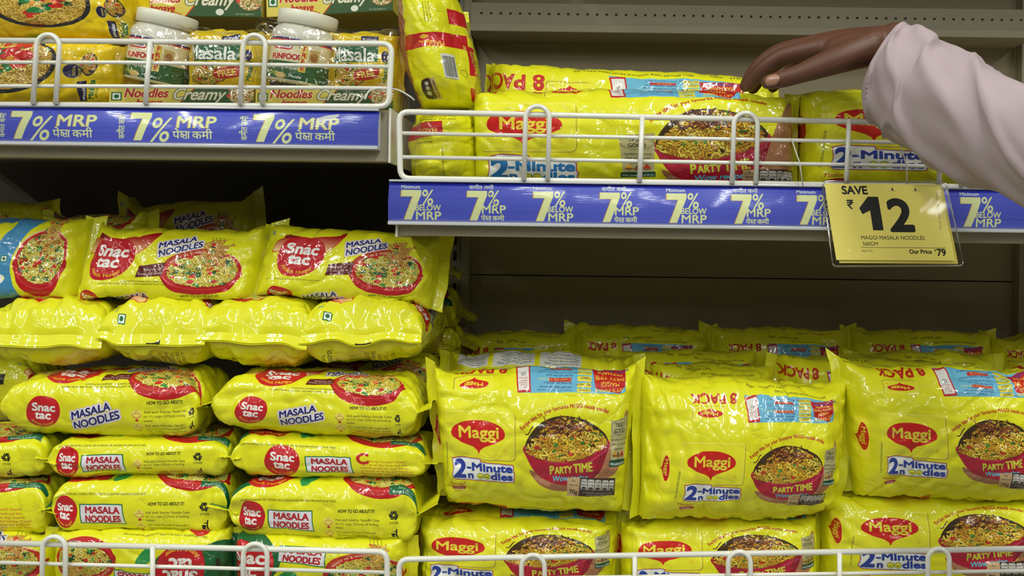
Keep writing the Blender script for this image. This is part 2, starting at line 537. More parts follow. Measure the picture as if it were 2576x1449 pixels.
# --- eight pack of instant noodles
def build_eight():
    s = Sheet('eight', 525, 330, 200, 70, YEL, 2.2)
    a = s.panel('front')
    party_bowl(a, 348, 172, 226, 3)
    recipe_arc(a, 345, 172, 226, 15.5)
    truly_good(a, 463, 95, 62, 112)
    nutrition(a, 355, 234, 148, 62)
    maggi_badge(a, 24, 85, 211, 203)
    two_minute(a, 36, 202, 172, 58)
    a.text('TASTEMAKER® INSIDE', 14, 256, 9, (60, 70, 40), rot=-84)
    a.text('Masala*', 18, 282, 17, (176, 40, 22), shear=.15)
    a.fill(np.array([[24, 290], [70, 286], [66, 302], [28, 306]]), (176, 24, 40))
    a.text('2 Minutes to', 30, 297, 6.5, WHITE, bold=.3)
    a.text('Great Taste', 32, 303.5, 6.5, WHITE, bold=.3)
    # end badge on the turned-in left end
    for x, r in ((-34, -90), ):
        a.fill(rrect(x - 24, 110, x + 16, 215, 7), (248, 236, 60), .9)
        p = red_drop(0, 0, 36, 16)
        a.fill(np.stack([x - 3 - p[:, 1], 158 + p[:, 0]], 1), (200, 26, 26))
        a.text('Maggi', x + 1.5 - 11, 131, 22, (238, 222, 60), rot=90, sx=.95, bold=.6)
    a = s.panel('top')
    a.oy += 27
    recipe_panel(a, 208, 92, 506, 199)
    a.flip = (105, 170)
    maggi_badge(a, 58, 145, 155, 198)
    a.flip = None
    a.text('8 PACK', 186, 92, 48, (196, 44, 30), rot=180, sx=.86, bold=3)
    a.text('NET WEIGHT   560g', 330, 58, 13, (50, 46, 20), rot=180)
    a.text('NINE MONTHS FROM MANUFACTURE', 470, 76, 11, (50, 46, 20), rot=180, sx=.9)
    a.text('Lic. No. 10013022002253  NOODLES', 470, 30, 9, (50, 46, 20), rot=180)
    a = s.panel('back')
    a.flip = (262, 165)
    for i in range(4):
        x = 130 + 96 * i
        a.fill(rrect(x, 40, x + 84, 96, 4), (226, 226, 222))
        a.para(x + 4, 51, 76, ['Boil water in a pan add', 'noodles and masala mix', 'cook for two minutes'], 7, (80, 80, 84))
        a.stroke(ell(x + 42, 82, 16, 9, 16), 1.4, (150, 90, 40), closed=True)
        a.fill(ell(x + 42, 80, 12, 5, 16), (226, 190, 60))
        a.fill(ell(x + 76, 90, 4, 4, 12), (180, 40, 44))
    a.fill(rrect(130, 96, 214, 106, 1), (190, 40, 40))
    a.text('STORAGE INSTRUCTIONS', 133, 104, 7, WHITE)
    for i in range(3):
        x = 130 + 130 * i
        a.fill(rrect(x, 120, x + 116, 190, 3), (226, 226, 222))
        a.para(x + 5, 132, 104, ['Ingredients wheat flour, edible', 'vegetable oil, salt, minerals', 'wheat gluten, thickener and', 'acidity regulators, spices'], 8, (70, 70, 74))
    a.text('fssai', 60, 70, 26, (40, 40, 60), shear=.3)
    a.flip = None
    a = s.panel('bottom')
    a.fill(rrect(40, 30, 180, 64, 2), (196, 30, 36))
    a.text('MAGGI', 60, 56, 24, (240, 220, 80), bold=1)
    a.para(220, 40, 260, ['Rehydrated dried vegetables, onion powder', 'Contains wheat. May contain milk, mustard', 'Dried pepper, garlic powder, spices', 'MRP (incl. of all taxes)'], 13, BLACK)
    return s


# --- the bigger family pack on the upper right shelf
def build_family():
    s = Sheet('family', 840, 268, 200, 60, YEL, 1.6)
    a = s.panel('front')
    a.ox -= 1180
    a.oy -= 222
    party_bowl(a, 1793, 372, 296, 9, 190)
    a.fill(smooth([(1975, 420), (1950, 340), (1985, 270), (2020, 232), (2030, 300), (2030, 420), (1990, 450)]), (176, 122, 84))
    recipe_arc(a, 1790, 366, 300, 20)
    truly_good(a, 1556, 338, 92, 130)
    nutrition(a, 1872, 432, 170, 70)
    maggi_badge(a, 1192, 252, 1448, 392)
    two_minute(a, 1218, 402, 232, 84, (34, 118, 190))
    a.ox = s.m
    a = s.panel('top')
    recipe_panel(a, 346, 96, 690, 200)
    a.flip = (245, 165)
    maggi_badge(a, 190, 140, 300, 196)
    a.flip = None
    a.text('8 PACK', 184, 112, 66, (196, 44, 30), rot=180, sx=.9, bold=4)
    a.text('NET WEIGHT   560g', 760, 66, 18, (50, 46, 20), rot=180)
    a.text('BEST BEFORE NINE MONTHS FROM MANUFACTURE', 560, 78, 13, (50, 46, 20), rot=180)
    a.text('10012022000064', 150, 44, 14, (60, 56, 20), rot=180)
    return s


def snac_logo(a, cx, cy, r, turn=0, sx=1.0):
    q = smooth([(-.92, -.35), (-.5, -.95), (.15, -1.02), (.8, -.72), (1.02, -.05), (.75, .66), (.1, 1.02), (-.6, .92), (-.98, .3)]) * r
    T = lambda p: p * np.array([sx, 1]) + np.array([cx, cy])
    a.fill(T(q), (196, 22, 34))
    a.text('Snac', cx + r * .02 * sx, cy - r * .08, r * .72, WHITE, 'c', sx=1.06 * sx, bold=r * .055, rot=2)
    a.text('tac', cx - r * .02 * sx, cy + r * .42, r * .72, WHITE, 'c', sx=1.1 * sx, bold=r * .055, rot=2)
    a.arc('Attack Hunger', cx, cy, r * .90 * sx, 143, r * .24, (232, 176, 40), bold=r * .015, ry=r * .90, inside=True)


def snack_bowl(a, cx, cy, rx, ry, seed, n=200, fork=True, ready=True):
    """wide red bowl seen from above, noodles lifted on a fork"""
    a.fill(ell(cx - rx * .02, cy, rx * 1.04, ry * 1.1, 50), (236, 214, 150))
    if ready:
        a.fill(smooth([(cx - rx * 1.05, cy + ry * .1), (cx - rx * .9, cy - ry * .75), (cx - rx * .3, cy - ry * 1.22), (cx + rx * .2, cy - ry * 1.22), (cx, cy - ry * .7), (cx - rx * .7, cy)]), (184, 58, 30))
    a.fill(ell(cx, cy, rx, ry * 1.02, 50), (200, 24, 32))
    a.fill(smooth([(cx - rx, cy), (cx - rx * .93, cy + ry * .55), (cx - rx * .62, cy + ry * 1.12), (cx, cy + ry * 1.38), (cx + rx * .62, cy + ry * 1.12), (cx + rx * .93, cy + ry * .5), (cx + rx, cy), (cx, cy + ry * .4)]), (186, 20, 28))
    a.stroke(ell(cx, cy + ry * .02, rx * .97, ry * .99, 30, 15, 165), 1.5, (226, 90, 80))
    test = lambda x, y: ((x - cx) / (rx * .88)) ** 2 + ((y - cy + ry * .04) / (ry * .86)) ** 2 < 1
    a.fill(ell(cx, cy - ry * .04, rx * .88, ry * .86, 40), (120, 96, 26))
    noodles(a, (cx - rx, cy - ry, cx + rx, cy + ry, test), n, rx * .034, [(232, 214, 100), (222, 198, 74), (240, 226, 130), (206, 186, 60)], bits_snack, seed, dark=(120, 100, 20), length=rx * .36)
    rb = random.Random(seed * 3)
    for k in range(17):
        th, q = rb.uniform(0, 6.28), math.sqrt(rb.random()) * .86
        bits_snack(a, rb, cx + rx * .88 * q * math.cos(th), cy - ry * .04 + ry * .86 * q * math.sin(th), 1.25 * rx / 100)
    if fork:
        t2 = lambda x, y: abs(x - cx - rx * .18) < rx * (.3 + .1 * math.sin(y * .2)) and cy - ry * 1.8 < y < cy - ry * .3
        noodles(a, (cx - rx * .2, cy - ry * 1.8, cx + rx * .55, cy - ry * .3, t2), 46, rx * .034, [(214, 168, 70), (226, 190, 90), (196, 140, 56)], bits_snack, seed + 5, dark=(130, 84, 30), length=rx * .5)
        for k in range(4):
            a.stroke(np.array([[cx + rx * (.0 + .09 * k), cy - ry * 1.75], [cx + rx * (-.06 + .09 * k), cy - ry * 2.1]]), 1.1, (90, 84, 70))
    if ready:
        a.arc('READY IN 2 MINS!', cx + rx * .02, cy + ry * .04, rx * .94, 206, ry * .17, (240, 226, 190), ry=ry * 1.06, bold=.4)


def masala_tilted(a, cx, cy, w, rot=-17):
    u = w / 100
    for t, dx, dy, sz, k in (('MASALA', -2, -3, 27, .94), ('NOODLES', 3, 23, 28, .86)):
        c, s = math.cos(R(rot)), math.sin(R(rot))
        a.text(t, cx + (dx * c - dy * s) * u, cy + (dx * s + dy * c) * u, sz * u, (36, 32, 104), 'c', rot=rot, sx=k, shear=.18, bold=1.5 * u,
               outline=(((226, 196, 90), 13 * u), ((222, 222, 236), 9.5 * u)))


def masala_sign(a, cx, cy, w, h, rot=0):
    c, s = math.cos(R(rot)), math.sin(R(rot))

    def q(f):
        p = np.array([[-.5, -.46], [0, -.5], [.46, -.5], [.47, 0], [.5, .5], [0, .44], [-.48, .46], [-.5, 0]]) * f
        p = p * np.array([w, h])
        return np.stack([cx + p[:, 0] * c - p[:, 1] * s, cy + p[:, 0] * s + p[:, 1] * c], 1)
    a.fill(q(1), (22, 110, 62))
    a.fill(q(np.array([.955, .9])), (226, 224, 234))
    for t, dy in (('MASALA', -.05), ('NOODLES', .37)):
        x, y = cx - dy * h * s, cy + dy * h * c
        g = glyphs(t)[1]
        a.text(t, x, y, h * .43, (176, 26, 40), 'c', rot=rot, sx=w * .76 / (g * h * .43), bold=h * .035)


def howto(a, x, y, k=1.0):
    """cooking steps: cups, text lines, recycling mark, bin mark"""
    a.text('HOW TO GO ABOUT IT!', x + 12 * k, y, 12.5 * k, (50, 48, 20), sx=.7, bold=.55)
    for i in (0, 1):
        cy = y + (27 + 36 * i) * k
        a.fill(ell(x - 14 * k, cy - 3, 13 * k, 12 * k, 16), (240, 226, 120), .8)
        a.stroke(ell(x - 14 * k, cy, 12 * k, 5 * k, 18), .9, (190, 80, 40), closed=True)
        a.stroke(ell(x - 14 * k, cy, 8 * k, 8 * k, 10, 0, 180), .9, (190, 80, 40))
        a.fill(smooth([(x - 18 * k, cy + 13 * k), (x - 14 * k, cy + 9 * k), (x - 9 * k, cy + 13 * k), (x - 14 * k, cy + 16 * k)], 4), (190, 40, 36))
        a.stroke(np.array([[x - 17 * k, cy - 4], [x - 16 * k, cy - 12 * k], [x - 12 * k, cy - 12 * k], [x - 11 * k, cy - 4]]), .8, (190, 80, 40))
    a.para(x + 4, y + 22 * k, 118 * k, ['Add each Snactac Noodle Cake', 'to 1½ cups (225ml) of boiling', 'water.'], 9.6 * k, (60, 58, 20), 1.12)
    a.para(x + 6, y + 58 * k, 116 * k, ['For each Noodle Cake add 1', 'Seasoning Mealmaker sachet.', 'Stir well. Cook for 2 minutes.', 'Serve hot.'], 9.6 * k, (60, 58, 20), 1.1)


def recycle(a, x, y, s):
    for k in range(3):
        th = R(90 + 120 * k)
        v = [np.array([x + s * .9 * math.cos(th + R(d)), y - s * .9 * math.sin(th + R(d))]) for d in (0, 120)]
        d = v[1] - v[0]
        nrm = np.array([d[1], -d[0]]) * .2
        p, q = v[0] + d * .12, v[0] + d * .66
        a.fill(np.array([p + nrm * .8, q + nrm * .8, q - nrm * .8, p - nrm * .8]), BLACK)
        a.fill(np.array([q + nrm * 1.7, q + d * .3, q - nrm * 1.7]), BLACK)
        a.stroke(np.array([p, q]), s * .06, YEL)
    a.text('OTHER', x, y + s * 1.55, s * .62, (40, 38, 16), 'c', sx=.85)


def bin_mark(a, x, y, s):
    a.fill(np.array([[x - s * .7, y], [x + .1 * s, y], [x - .02 * s, y + s], [x - s * .55, y + s]]), BLACK)
    a.fill(ell(x + s * .35, y - s * .75, s * .17, s * .17, 12), BLACK)
    a.stroke(np.array([[x + s * .35, y - s * .5], [x + s * .3, y + s * .2], [x + s * .5, y + s]]), s * .3, BLACK)
    a.stroke(np.array([[x + s * .3, y - s * .4], [x - s * .3, y - s * .35]]), s * .16, BLACK)
    a.text('DO NOT LITTER', x, y + s * 1.6, s * .5, BLACK, 'c', sx=.7)


def build_snack(key, kind, block):
    s = Sheet(key, 500, 200, 112, 80, YEL, 2.2)
    A = 200
    a = s.panel('front')
    if kind == 'tilted':
        sw = smooth([(50, 76), (54, 52), (66, 36), (90, 26), (156, 20), (210, 10), (250, -6), (242, 26), (230, 50), (214, 68), (196, 72), (140, 66), (90, 72)])
        a.fill(np.concatenate([[[84, 30], [88, 4]], [[130, 14], [126, 30]]]), (130, 16, 24))
        a.fill(sw, (170, 16, 24), grad=((214, 92, 30), 6, 52))
        inn = (sw - np.array([150, 46])) * np.array([.955, .82]) + np.array([149, 48])
        a.fill(inn, (170, 16, 24), grad=((250, 226, 150), 8, 74))
        veg_mark(a, 24, 6, 15)
        snac_logo(a, 145, 82, 63)
        masala_tilted(a, 306, 40, 96)
        snack_bowl(a, 386, 118, 100, 54, 11)
        a.fill(np.array([[226, 104], [290, 92], [288, 132], [222, 138]]), (96, 26, 24))
        if block:
            a.para(232, 116, 52, ['Source of', 'Calcium +', 'Protein'], 11, WHITE, 1.0, rot=-5)
        else:
            a.para(240, 118, 44, ['Source of'], 11, WHITE, 1.0, rot=-4)
            a.para(227, 131, 60, ['Protein & Calcium'], 10, WHITE, 1.0, rot=-4)
        if block:
            a.text('Picture shown for representation purpose only. Cooking time on medium flame', 50, 158, 5.8, (70, 60, 10), sx=.85)
        else:
            a.text('PICTURE SHOWN FOR REPRESENTATION PURPOSE ONLY', 190, 152, 7, (50, 44, 10), sx=.6)
            a.text('COOKING TIME ON MEDIUM FLAME.  SEASONING MEALMAKER SACHET INSIDE.', 136, 160, 7, (50, 44, 10), sx=.68)
    else:
        a.fill(smooth([(-80, -20), (60, -26), (120, -6), (172, 50), (166, 110), (120, 150), (40, 164), (-80, 160)]), GREEN)
        a.fill(smooth([(176, 164), (166, 130), (190, 106), (216, 112), (204, 140)]), (44, 150, 78))
        snac_logo(a, 84, 92, 74)
        masala_sign(a, 226, 58, 118, 60, 6)
        snack_bowl(a, 384, 118, 102, 56, 23)
        a.fill(np.array([[402, 160], [512, 148], [512, 178], [404, 184]]), (18, 100, 62))
        a.text('Source of', 426, 169, 10.5, (200, 226, 200), shear=.2, rot=-3)
        a.text('Protein & Calcium', 412, 180, 10.5, WHITE, shear=.2, sx=.95, rot=-3)
    a = s.panel('bottom')
    if kind == 'tilted':
        snac_logo(a, 100, 22, 39)
        masala_tilted(a, 216, 28, 98, -16)
        howto(a, 330, 2, .92)
        recycle(a, 463, 24, 13)
        bin_mark(a, 464, 66, 12)
    else:
        a.text('REPRESENTATION PURPOSE ONLY. COOKING TIME ON MEDIUM FLAME. SEASONING MEALMAKER SACHET INSIDE.', 12, 4, 8, (50, 44, 10), sx=.62)
        if block == 'crunch':
            snac_logo(a, 132, 48, 45)
            masala_sign(a, 250, 54, 120, 54)
            a.text('C', 318, 46, 44, (196, 34, 34), bold=4)
            a.para(350, 42, 120, ['homp! Crunch! Chew!'], 10, (196, 60, 30))
            a.para(328, 53, 140, ['Tic Tok on the clock and the', 'munching will not stop! Snactac', 'promises to be the hashtag to your', 'instant hunger pangs and with our', 'wide range of snacks, you can Snactac', '& chill all day long!'], 9.6, (196, 60, 30), 1.04)
        else:
            snac_logo(a, 44, 50, 45, sx=.9)
            masala_sign(a, 152, 54, 122, 56)
            howto(a, 262, 30, .95)
            recycle(a, 414, 36, 14)
            bin_mark(a, 416, 82, 13)
    # end flaps: print on the turned ends
    a = s.panel('back')
    for x, rot, y0 in ((104, 180, 182), (396, 0, 20)):
        g = 1 if rot == 0 else -1
        a.para(x, y0, 96, ['PACKED FOR', 'PO BOX NO.2673,', 'CALL 022-67276727', 'FEEDBACK'], 10.5, (50, 46, 16), 1.25, rot=rot, bold=.3)
        a.para(x, y0 + g * 92, 84, ['RELIANCE RETAIL LTD', 'INDIAN CORPORATION', 'VILLAGE DAPODE', 'DIST THANE-421302', 'HOW TO GO ABOUT IT'], 10, (50, 46, 16), 1.15, rot=rot)
    a = s.panel('front')
    a.fill(np.array([[-52, 92], [-36, 92], [-36, 118], [-52, 118]]), (40, 34, 20))
    veg_mark(a, -8, 28, 18)
    return s


def build_blue():
    s = Sheet('blueband', 500, 200, 112, 70, YEL, 2.0)
    a = s.panel('front')
    a.fill(np.array([[-90, -60], [330, -60], [330, 290], [-90, 290]]), WHITE)
    a.fill(smooth([(300, -80), (420, -80), (372, 20), (346, 100), (362, 180), (400, 290), (240, 290), (300, 250), (286, 205), (312, 178), (300, 130), (-90, 120), (-90, -80)]), (66, 140, 190))
    a.fill(smooth([(250, -10), (330, -20), (316, 20), (290, 60), (240, 60)]), YEL)
    a.text('a', 286, 128, 34, WHITE, bold=2)
    veg_mark(a, 318, 84, 17)
    snack_bowl(a, 430, 95, 74, 80, 31, ready=False)
    return s


def build_jones():
    """broad yellow family noodle pack with a dark pan of noodles"""
    s = Sheet('pan', 460, 260, 120, 60, (232, 200, 6), 2.0)
    a = s.panel('front')
    a.fill(smooth([(-70, 10), (60, 4), (120, 60), (110, 170), (30, 200), (-70, 190)]), (14, 106, 74))
    a.fill(ell(200, 120, 140, 112, 50), (36, 38, 44))
    a.fill(ell(200, 116, 128, 102, 50), (160, 120, 30))
    test = lambda x, y: ((x - 200) / 126) ** 2 + ((y - 116) / 100) ** 2 < 1
    noodles(a, (70, 10, 330, 220, test), 330, 5.4, [(214, 180, 74), (200, 160, 56), (226, 196, 96)], None, 41, length=46)
    r = random.Random(5)
    for k in range(60):
        x, y = 200 + r.gauss(0, 44), 92 + r.gauss(0, 34)
        bits_snack(a, r, x, y, 1.5)
        if k % 3 == 0:
            a.fill(smooth([(x - 24, y + 6), (x, y - 15), (x + 27, y), (x + 6, y + 13)], 5), r.choice([(206, 40, 30), (190, 28, 24), (44, 124, 60)]))
        if k % 4 == 0:
            a.fill(ell(x + 6, y + 12, 11, 11, 16), r.choice([(40, 130, 70), (226, 150, 50)]))
    a.fill(ell(378, 150, 24, 26, 30), (206, 190, 110))
    a.fill(ell(378, 150, 22, 24, 30), (36, 32, 74))
    a.para(386, 168, 34, ['TADKA', 'MAAR', 'KE'], 10.5, (226, 206, 90), 1.15, rot=-90, bold=.5)
    a.fill(ell(424, 124, 30, 42, 26), (36, 36, 42))
    t2 = lambda x, y: ((x - 424) / 26) ** 2 + ((y - 122) / 37) ** 2 < 1
    noodles(a, (396, 84, 452, 162, t2), 60, 3.4, [(206, 166, 60), (190, 140, 50)], bits_snack, 43, length=20)
    a.fill(np.array([[392, 186], [420, 182], [424, 262], [396, 266]]), (36, 30, 66))
    a.text('SMITH & JONES', 416, 258, 13, WHITE, rot=-90, sx=.72, bold=.8)
    a.text('Masala', 448, 250, 27, (26, 110, 60), rot=-90, bold=2)
    a.text('NOODLES', 460, 244, 10, (30, 60, 30), rot=-90, bold=.3)
    a.text('Very Tasty!', 434, 258, 11, (40, 60, 30), rot=-90)
    return s


def build_standing():
    """narrow sides of the eight pack as seen standing on end: x runs up the pack"""
    s = Sheet('standing', 300, 160, 120, 60, YEL, 2.4)
    a = s.panel('front')
    for oy in (0,):
        a.fill(np.array([[176, -140], [170, 30], [178, 200], [216, 200], [206, 30], [214, -140]]), (196, 24, 34))
        a.text('MAGGI', 188, 124, 23, (236, 206, 90), rot=-90, bold=1, sx=.9)
        a.text('MAGGI', 188, 250, 23, (236, 206, 90), rot=-90, bold=1, sx=.9)
        a.fill(smooth([(196, 42), (204, 58), (200, 76), (194, 60)], 5), (232, 190, 50))
        for k in range(5):
            a.fill(ell(186 - 2 * (k % 2), 40 + 9 * k, 4, 4, 8), (226, 150, 40))
        a.fill(rrect(84, 104, 156, 152, 2), (226, 228, 224))
        r = random.Random(4)
        y = 108
        while y < 148:
            t = r.choice((.7, 1.1, 1.8))
            a.fill(np.array([[92, y], [150, y], [150, y + t], [92, y + t]]), BLACK)
            y += t + r.choice((.8, 1.3))
        a.text('8 901058 851335', 88, 148, 7, BLACK, rot=-90, sx=.9)
        a.fill(smooth([(18, 22), (70, 14), (84, 34), (76, 60), (24, 66)], 5), (60, 42, 34))
        a.fill(np.array([[14, 58], [84, 50], [86, 66], [16, 74]]), (206, 170, 128))
        a.text('Find out more', 22, 68, 9, BLACK, bold=.4, rot=-5)
        for k in range(3):
            a.fill(ell(34 + 16 * k, 36, 7, 8, 14), (214, 210, 204))
        a.para(236, 76, 60, ['When the pack is opened keep in', 'an air tight jar, store in a cool', 'dry place. Made in India'], 8, (60, 56, 20), 1.2)
        a.stroke(ell(110, 176, 12, 9, 18), 1, (30, 70, 40), closed=True)
    a = s.panel('top')
    a.fill(np.array([[-60, -10], [360, -10], [360, 96], [240, 108], [160, 84], [-60, 100]]), (176, 122, 84))
    a = s.panel('bottom')
    a.fill(np.array([[240, 0], [280, 0], [276, 130], [236, 130]]), (196, 24, 34))
    a.fill(np.array([[110, 30], [190, 34], [186, 64], [112, 60]]), (196, 24, 34))
    a.text('MAGGI', 120, 56, 18, (236, 206, 90), bold=1)
    a.fill(np.array([[10, 20], [60, 20], [60, 60], [10, 60]]), (196, 24, 34))
    return s


def build_lower_side():
    s = Sheet('lowside', 300, 160, 120, 60, YEL, 2.4)
    a = s.panel('front')
    a.fill(np.array([[178, -120], [184, 60], [190, 96], [250, 92], [246, 40], [236, -120]]), (196, 24, 34))
    a.text('MAGGI', 212, 80, 20, (236, 206, 90), rot=-90, bold=1)
    a.para(264, 130, 110, ['MRP (incl. of all taxes)', 'Manufactured for', 'SEE BACK NO.'], 13, (40, 36, 14), 1.2, rot=-90)
    a.para(170, 66, 64, ['MAY CONTAIN MILK', 'CONTAINS NUTS,', 'wheat, soya.', 'Salt, Sugar', 'Onion powder', 'Garlic powder', 'Ginger powder', 'Rehydrated', 'Dried pepper', 'vegetables', 'Dehydrated', 'Masala'], 11, (50, 46, 16), 1.22, rot=-90)
    a.text('See pack for batch and date of packing', 20, 96, 8, (50, 46, 16))
    return s


def build_small():
    """single serve masala noodle packet of the film-wrapped sets"""
    s = Sheet('small', 180, 140, 50, 30, (226, 196, 16), 2.6)
    a = s.panel('front')
    a.fill(np.array([[-6, 34], [132, 26], [134, 76], [-6, 80]]), (24, 92, 52))
    a.text('Masala', -14, 74, 54, WHITE, sx=.96, bold=2.2)
    a.text('Very Tasty!', 22, 24, 13, (60, 60, 20), rot=-4)
    a.fill(np.array([[82, -6], [130, -10], [128, 12], [84, 18]]), (40, 34, 90))
    a.text('JONES', 88, 12, 14, WHITE, rot=-6, bold=.6)
    a.text('NOODLES', 66, 92, 11, (60, 60, 20))
    a.fill(ell(46, 118, 54, 36, 30), (50, 54, 50))
    t = lambda x, y: ((x - 46) / 50) ** 2 + ((y - 117) / 33) ** 2 < 1
    noodles(a, (-6, 84, 98, 152, t), 110, 4.4, [(206, 176, 70), (190, 150, 56), (220, 200, 110)], bits_snack, 51, length=30)
    a.fill(smooth([(70, 104), (126, 92), (140, 100), (128, 124), (74, 130)]), (190, 34, 24))
    a.text('FREE', 76, 124, 25, (240, 214, 90), rot=-8, bold=1.6)
    a.fill(ell(160, 60, 15, 17, 24), (40, 34, 80))
    a.text('TADKA', 150, 63, 6, (220, 200, 90))
    a.text('Masala', 168, 140, 24, (24, 104, 56), rot=-84, bold=1.6)
    a.text('NOODLES', 180, 140, 9, (40, 50, 20), rot=-84)
    return s


def build_strip(left):
    S = 1.5
    w, h = (1020, 100) if left else (1680, 106)
    a = Art(w, h, (82, 92, 200), S)
    a.fill(np.array([[0, 0], [w, 0], [w, 9], [0, 9]]), (34, 44, 176))
    rr = random.Random(3)
    for k in range(60):
        y = rr.uniform(10, h)
        x = rr.uniform(-300, w)
        a.stroke(np.array([[x, y], [x + rr.uniform(200, 700), y]]), rr.uniform(.5, 2), rr.choice([(86, 94, 206), (58, 66, 184), (98, 106, 214)]), .4)
    cr = (226, 232, 170)
    sh = (196, 150, 90)
    hi = '\u0915\u092e\u0940\u0924 \u0915\u092e\u0940'
    km = '\u0915\u092e\u0940'

    def seven(x, y, hh, ww):
        p = np.array([[.0, .0], [.86, .0], [.86, .16], [.46, 1.0], [.14, 1.0], [.50, .22], [.0, .22]])
        for dx, c in ((-2.2, sh), (0, cr)):
            a.fill(p * np.array([ww, hh]) + np.array([x + dx, y + (1 if dx else 0)]), c)

    def apeksha(x, y, size):
        """the word in Devanagari letters, the conjunct drawn as strokes"""
        a.text('\u092a\u0947', x, y, size, cr, bold=.9)
        u = size * .62
        X = x + size * .62
        st = [[(0, 0), (.88, 0)], [(.78, 0), (.78, 1)],
              smooth([(.36, .02), (.14, .12), (.16, .32), (.38, .36), (.12, .44), (.06, .66), (.26, .8), (.44, .66), (.36, .5), (.56, .5), (.78, .5)], 4, False),
              [(.34, .76), (.56, .98)]]
        for p in st:
            a.stroke(np.array(p) * np.array([u, u]) + np.array([X, y - u]), size * .085, cr)
        a.text('\u093e', X + u * .86, y, size, cr, bold=.9)
        a.text(km, X + u * 1.55, y, size, cr, bold=.9)
    if left:
        for x in (-216, 98, 398, 705):
            seven(x + 2, 12, 78, 60)
            a.text('%', x + 45, 93, 97, cr, sx=.80, shear=.26, bold=1)
            a.text('MRP', x + 114 - 1.8, 54, 46, sh, sx=1.16, shear=.06, bold=2)
            a.text('MRP', x + 114, 53, 46, cr, sx=1.16, shear=.06, bold=2)
            apeksha(x + 108, 84, 31)
            a.text(hi, x - 12, 86, 23, cr, rot=-90, sx=.72, bold=.7)
        a.fill(smooth([(868, 22), (900, 12), (922, 12), (905, 24), (876, 32)], 5), (214, 214, 214))
    else:
        for i, x in enumerate((32, 197, 363, 530, 697, 860, 1024, 1190, 1434, 1600)):
            seven(x, 21, 78, 58)
            a.text('%', x + 50, 60, 58, cr, sx=.78, shear=.06, bold=1)
            if i % 2 == 0:
                a.text('Minimum', x - 8 + 6, 17, 13, (226, 232, 220), bold=.6)
                a.text('BELOW', x + 35, 75, 22, cr, sx=.86, bold=1)
                a.text('MRP', x + 36, 99, 31, cr, sx=1.1, bold=1.2)
            else:
                a.text(hi, x + 4, 17, 15, (226, 232, 220), bold=.5)
                a.text('MRP', x + 36, 80, 30, cr, sx=1.08, bold=1.2)
                apeksha(x + 36, 99, 18)
        a.stroke(np.array([[236, 2], [286, 88]]), 1, (50, 46, 60))
    a.fill(np.array([[0, h - 5], [w, h - 5], [w, h], [0, h]]), (150, 156, 200))
    return a.image('price_strip_left' if left else 'price_strip_right')


def build_card():
    a = Art(320, 200, (248, 232, 120), 3)
    k = (34, 36, 34)
    a.text('SAVE', 44, 27, 30, k, sx=1.05, bold=2)
    a.text('\u20b9', 52, 66, 32, k, sx=1.1, bold=1)
    a.fill(np.array([[84, 64], [112, 34], [140, 34], [140, 122], [112, 122], [112, 70], [90, 80]]), k)
    a.text('2', 158, 122, 116, k, sx=1.18, bold=9)
    a.text('MAGGI MASALA NOODLES', 76, 146, 14.5, k, sx=.98)
    a.text('560GM', 78, 162, 14, k)
    a.stroke(np.array([[72, 167], [300, 167]]), 1, k)
    a.text('MRP \u20b9 91', 72, 179, 8, (110, 104, 60))
    a.text('Our Price', 200, 182, 15, k, bold=.8)
    a.text('\u20b9', 268, 178, 10, k)
    a.text('79', 274, 187, 25, k, bold=1.6)
    a.text('Discount Applied To MRP On Pack', 298, 120, 7, (110, 100, 50), rot=-84)
    for x in (180, 244):
        a.fill(np.array([[x, 16], [x + 4, 8], [x + 8, 18]]), (70, 70, 60))
        a.stroke(np.array([[x - 6, 18], [x + 14, 18]]), .7, (120, 116, 70))
    return a.image('price_card')


def build_carton():
    """front of the flat carton: 330 x 70"""
    a = Art(330, 70, (224, 206, 92), 3)
    a.fill(np.array([[150, 70], [205, 0], [330, 0], [330, 70]]), (52, 86, 44))
    a.stroke(np.array([[148, 70], [203, 0]]), 3, (190, 60, 30))
    veg_mark(a, 6, 22, 24)
    a.text('Noodles', 34, 36, 36, (190, 30, 34), shear=.25, sx=.8, bold=1.6, outline=(((236, 226, 160), 5),))
    a.text('banaye', 62, 58, 24, (190, 30, 34), shear=.25, sx=.9, bold=1.4)
    a.stroke(smooth([(60, 62), (120, 60), (140, 66)], 6, False), 1.5, (190, 30, 34))
    a.text('Creamy', 142, 42, 46, (226, 224, 196), shear=.4, sx=.8, bold=2, outline=(((60, 70, 40), 5),))
    a.fill(ell(230, 58, 10, 8, 14), (226, 226, 214))
    t = lambda x, y: ((x - 302) / 30) ** 2 + ((y - 26) / 26) ** 2 < 1
    noodles(a, (270, 0, 330, 54, t), 60, 5, [(206, 180, 120), (190, 150, 90), (226, 206, 160)], bits_snack, 61, length=30)
    a.text('Serving Suggestion', 268, 64, 6, (200, 206, 180))
    return a.image('carton_front')


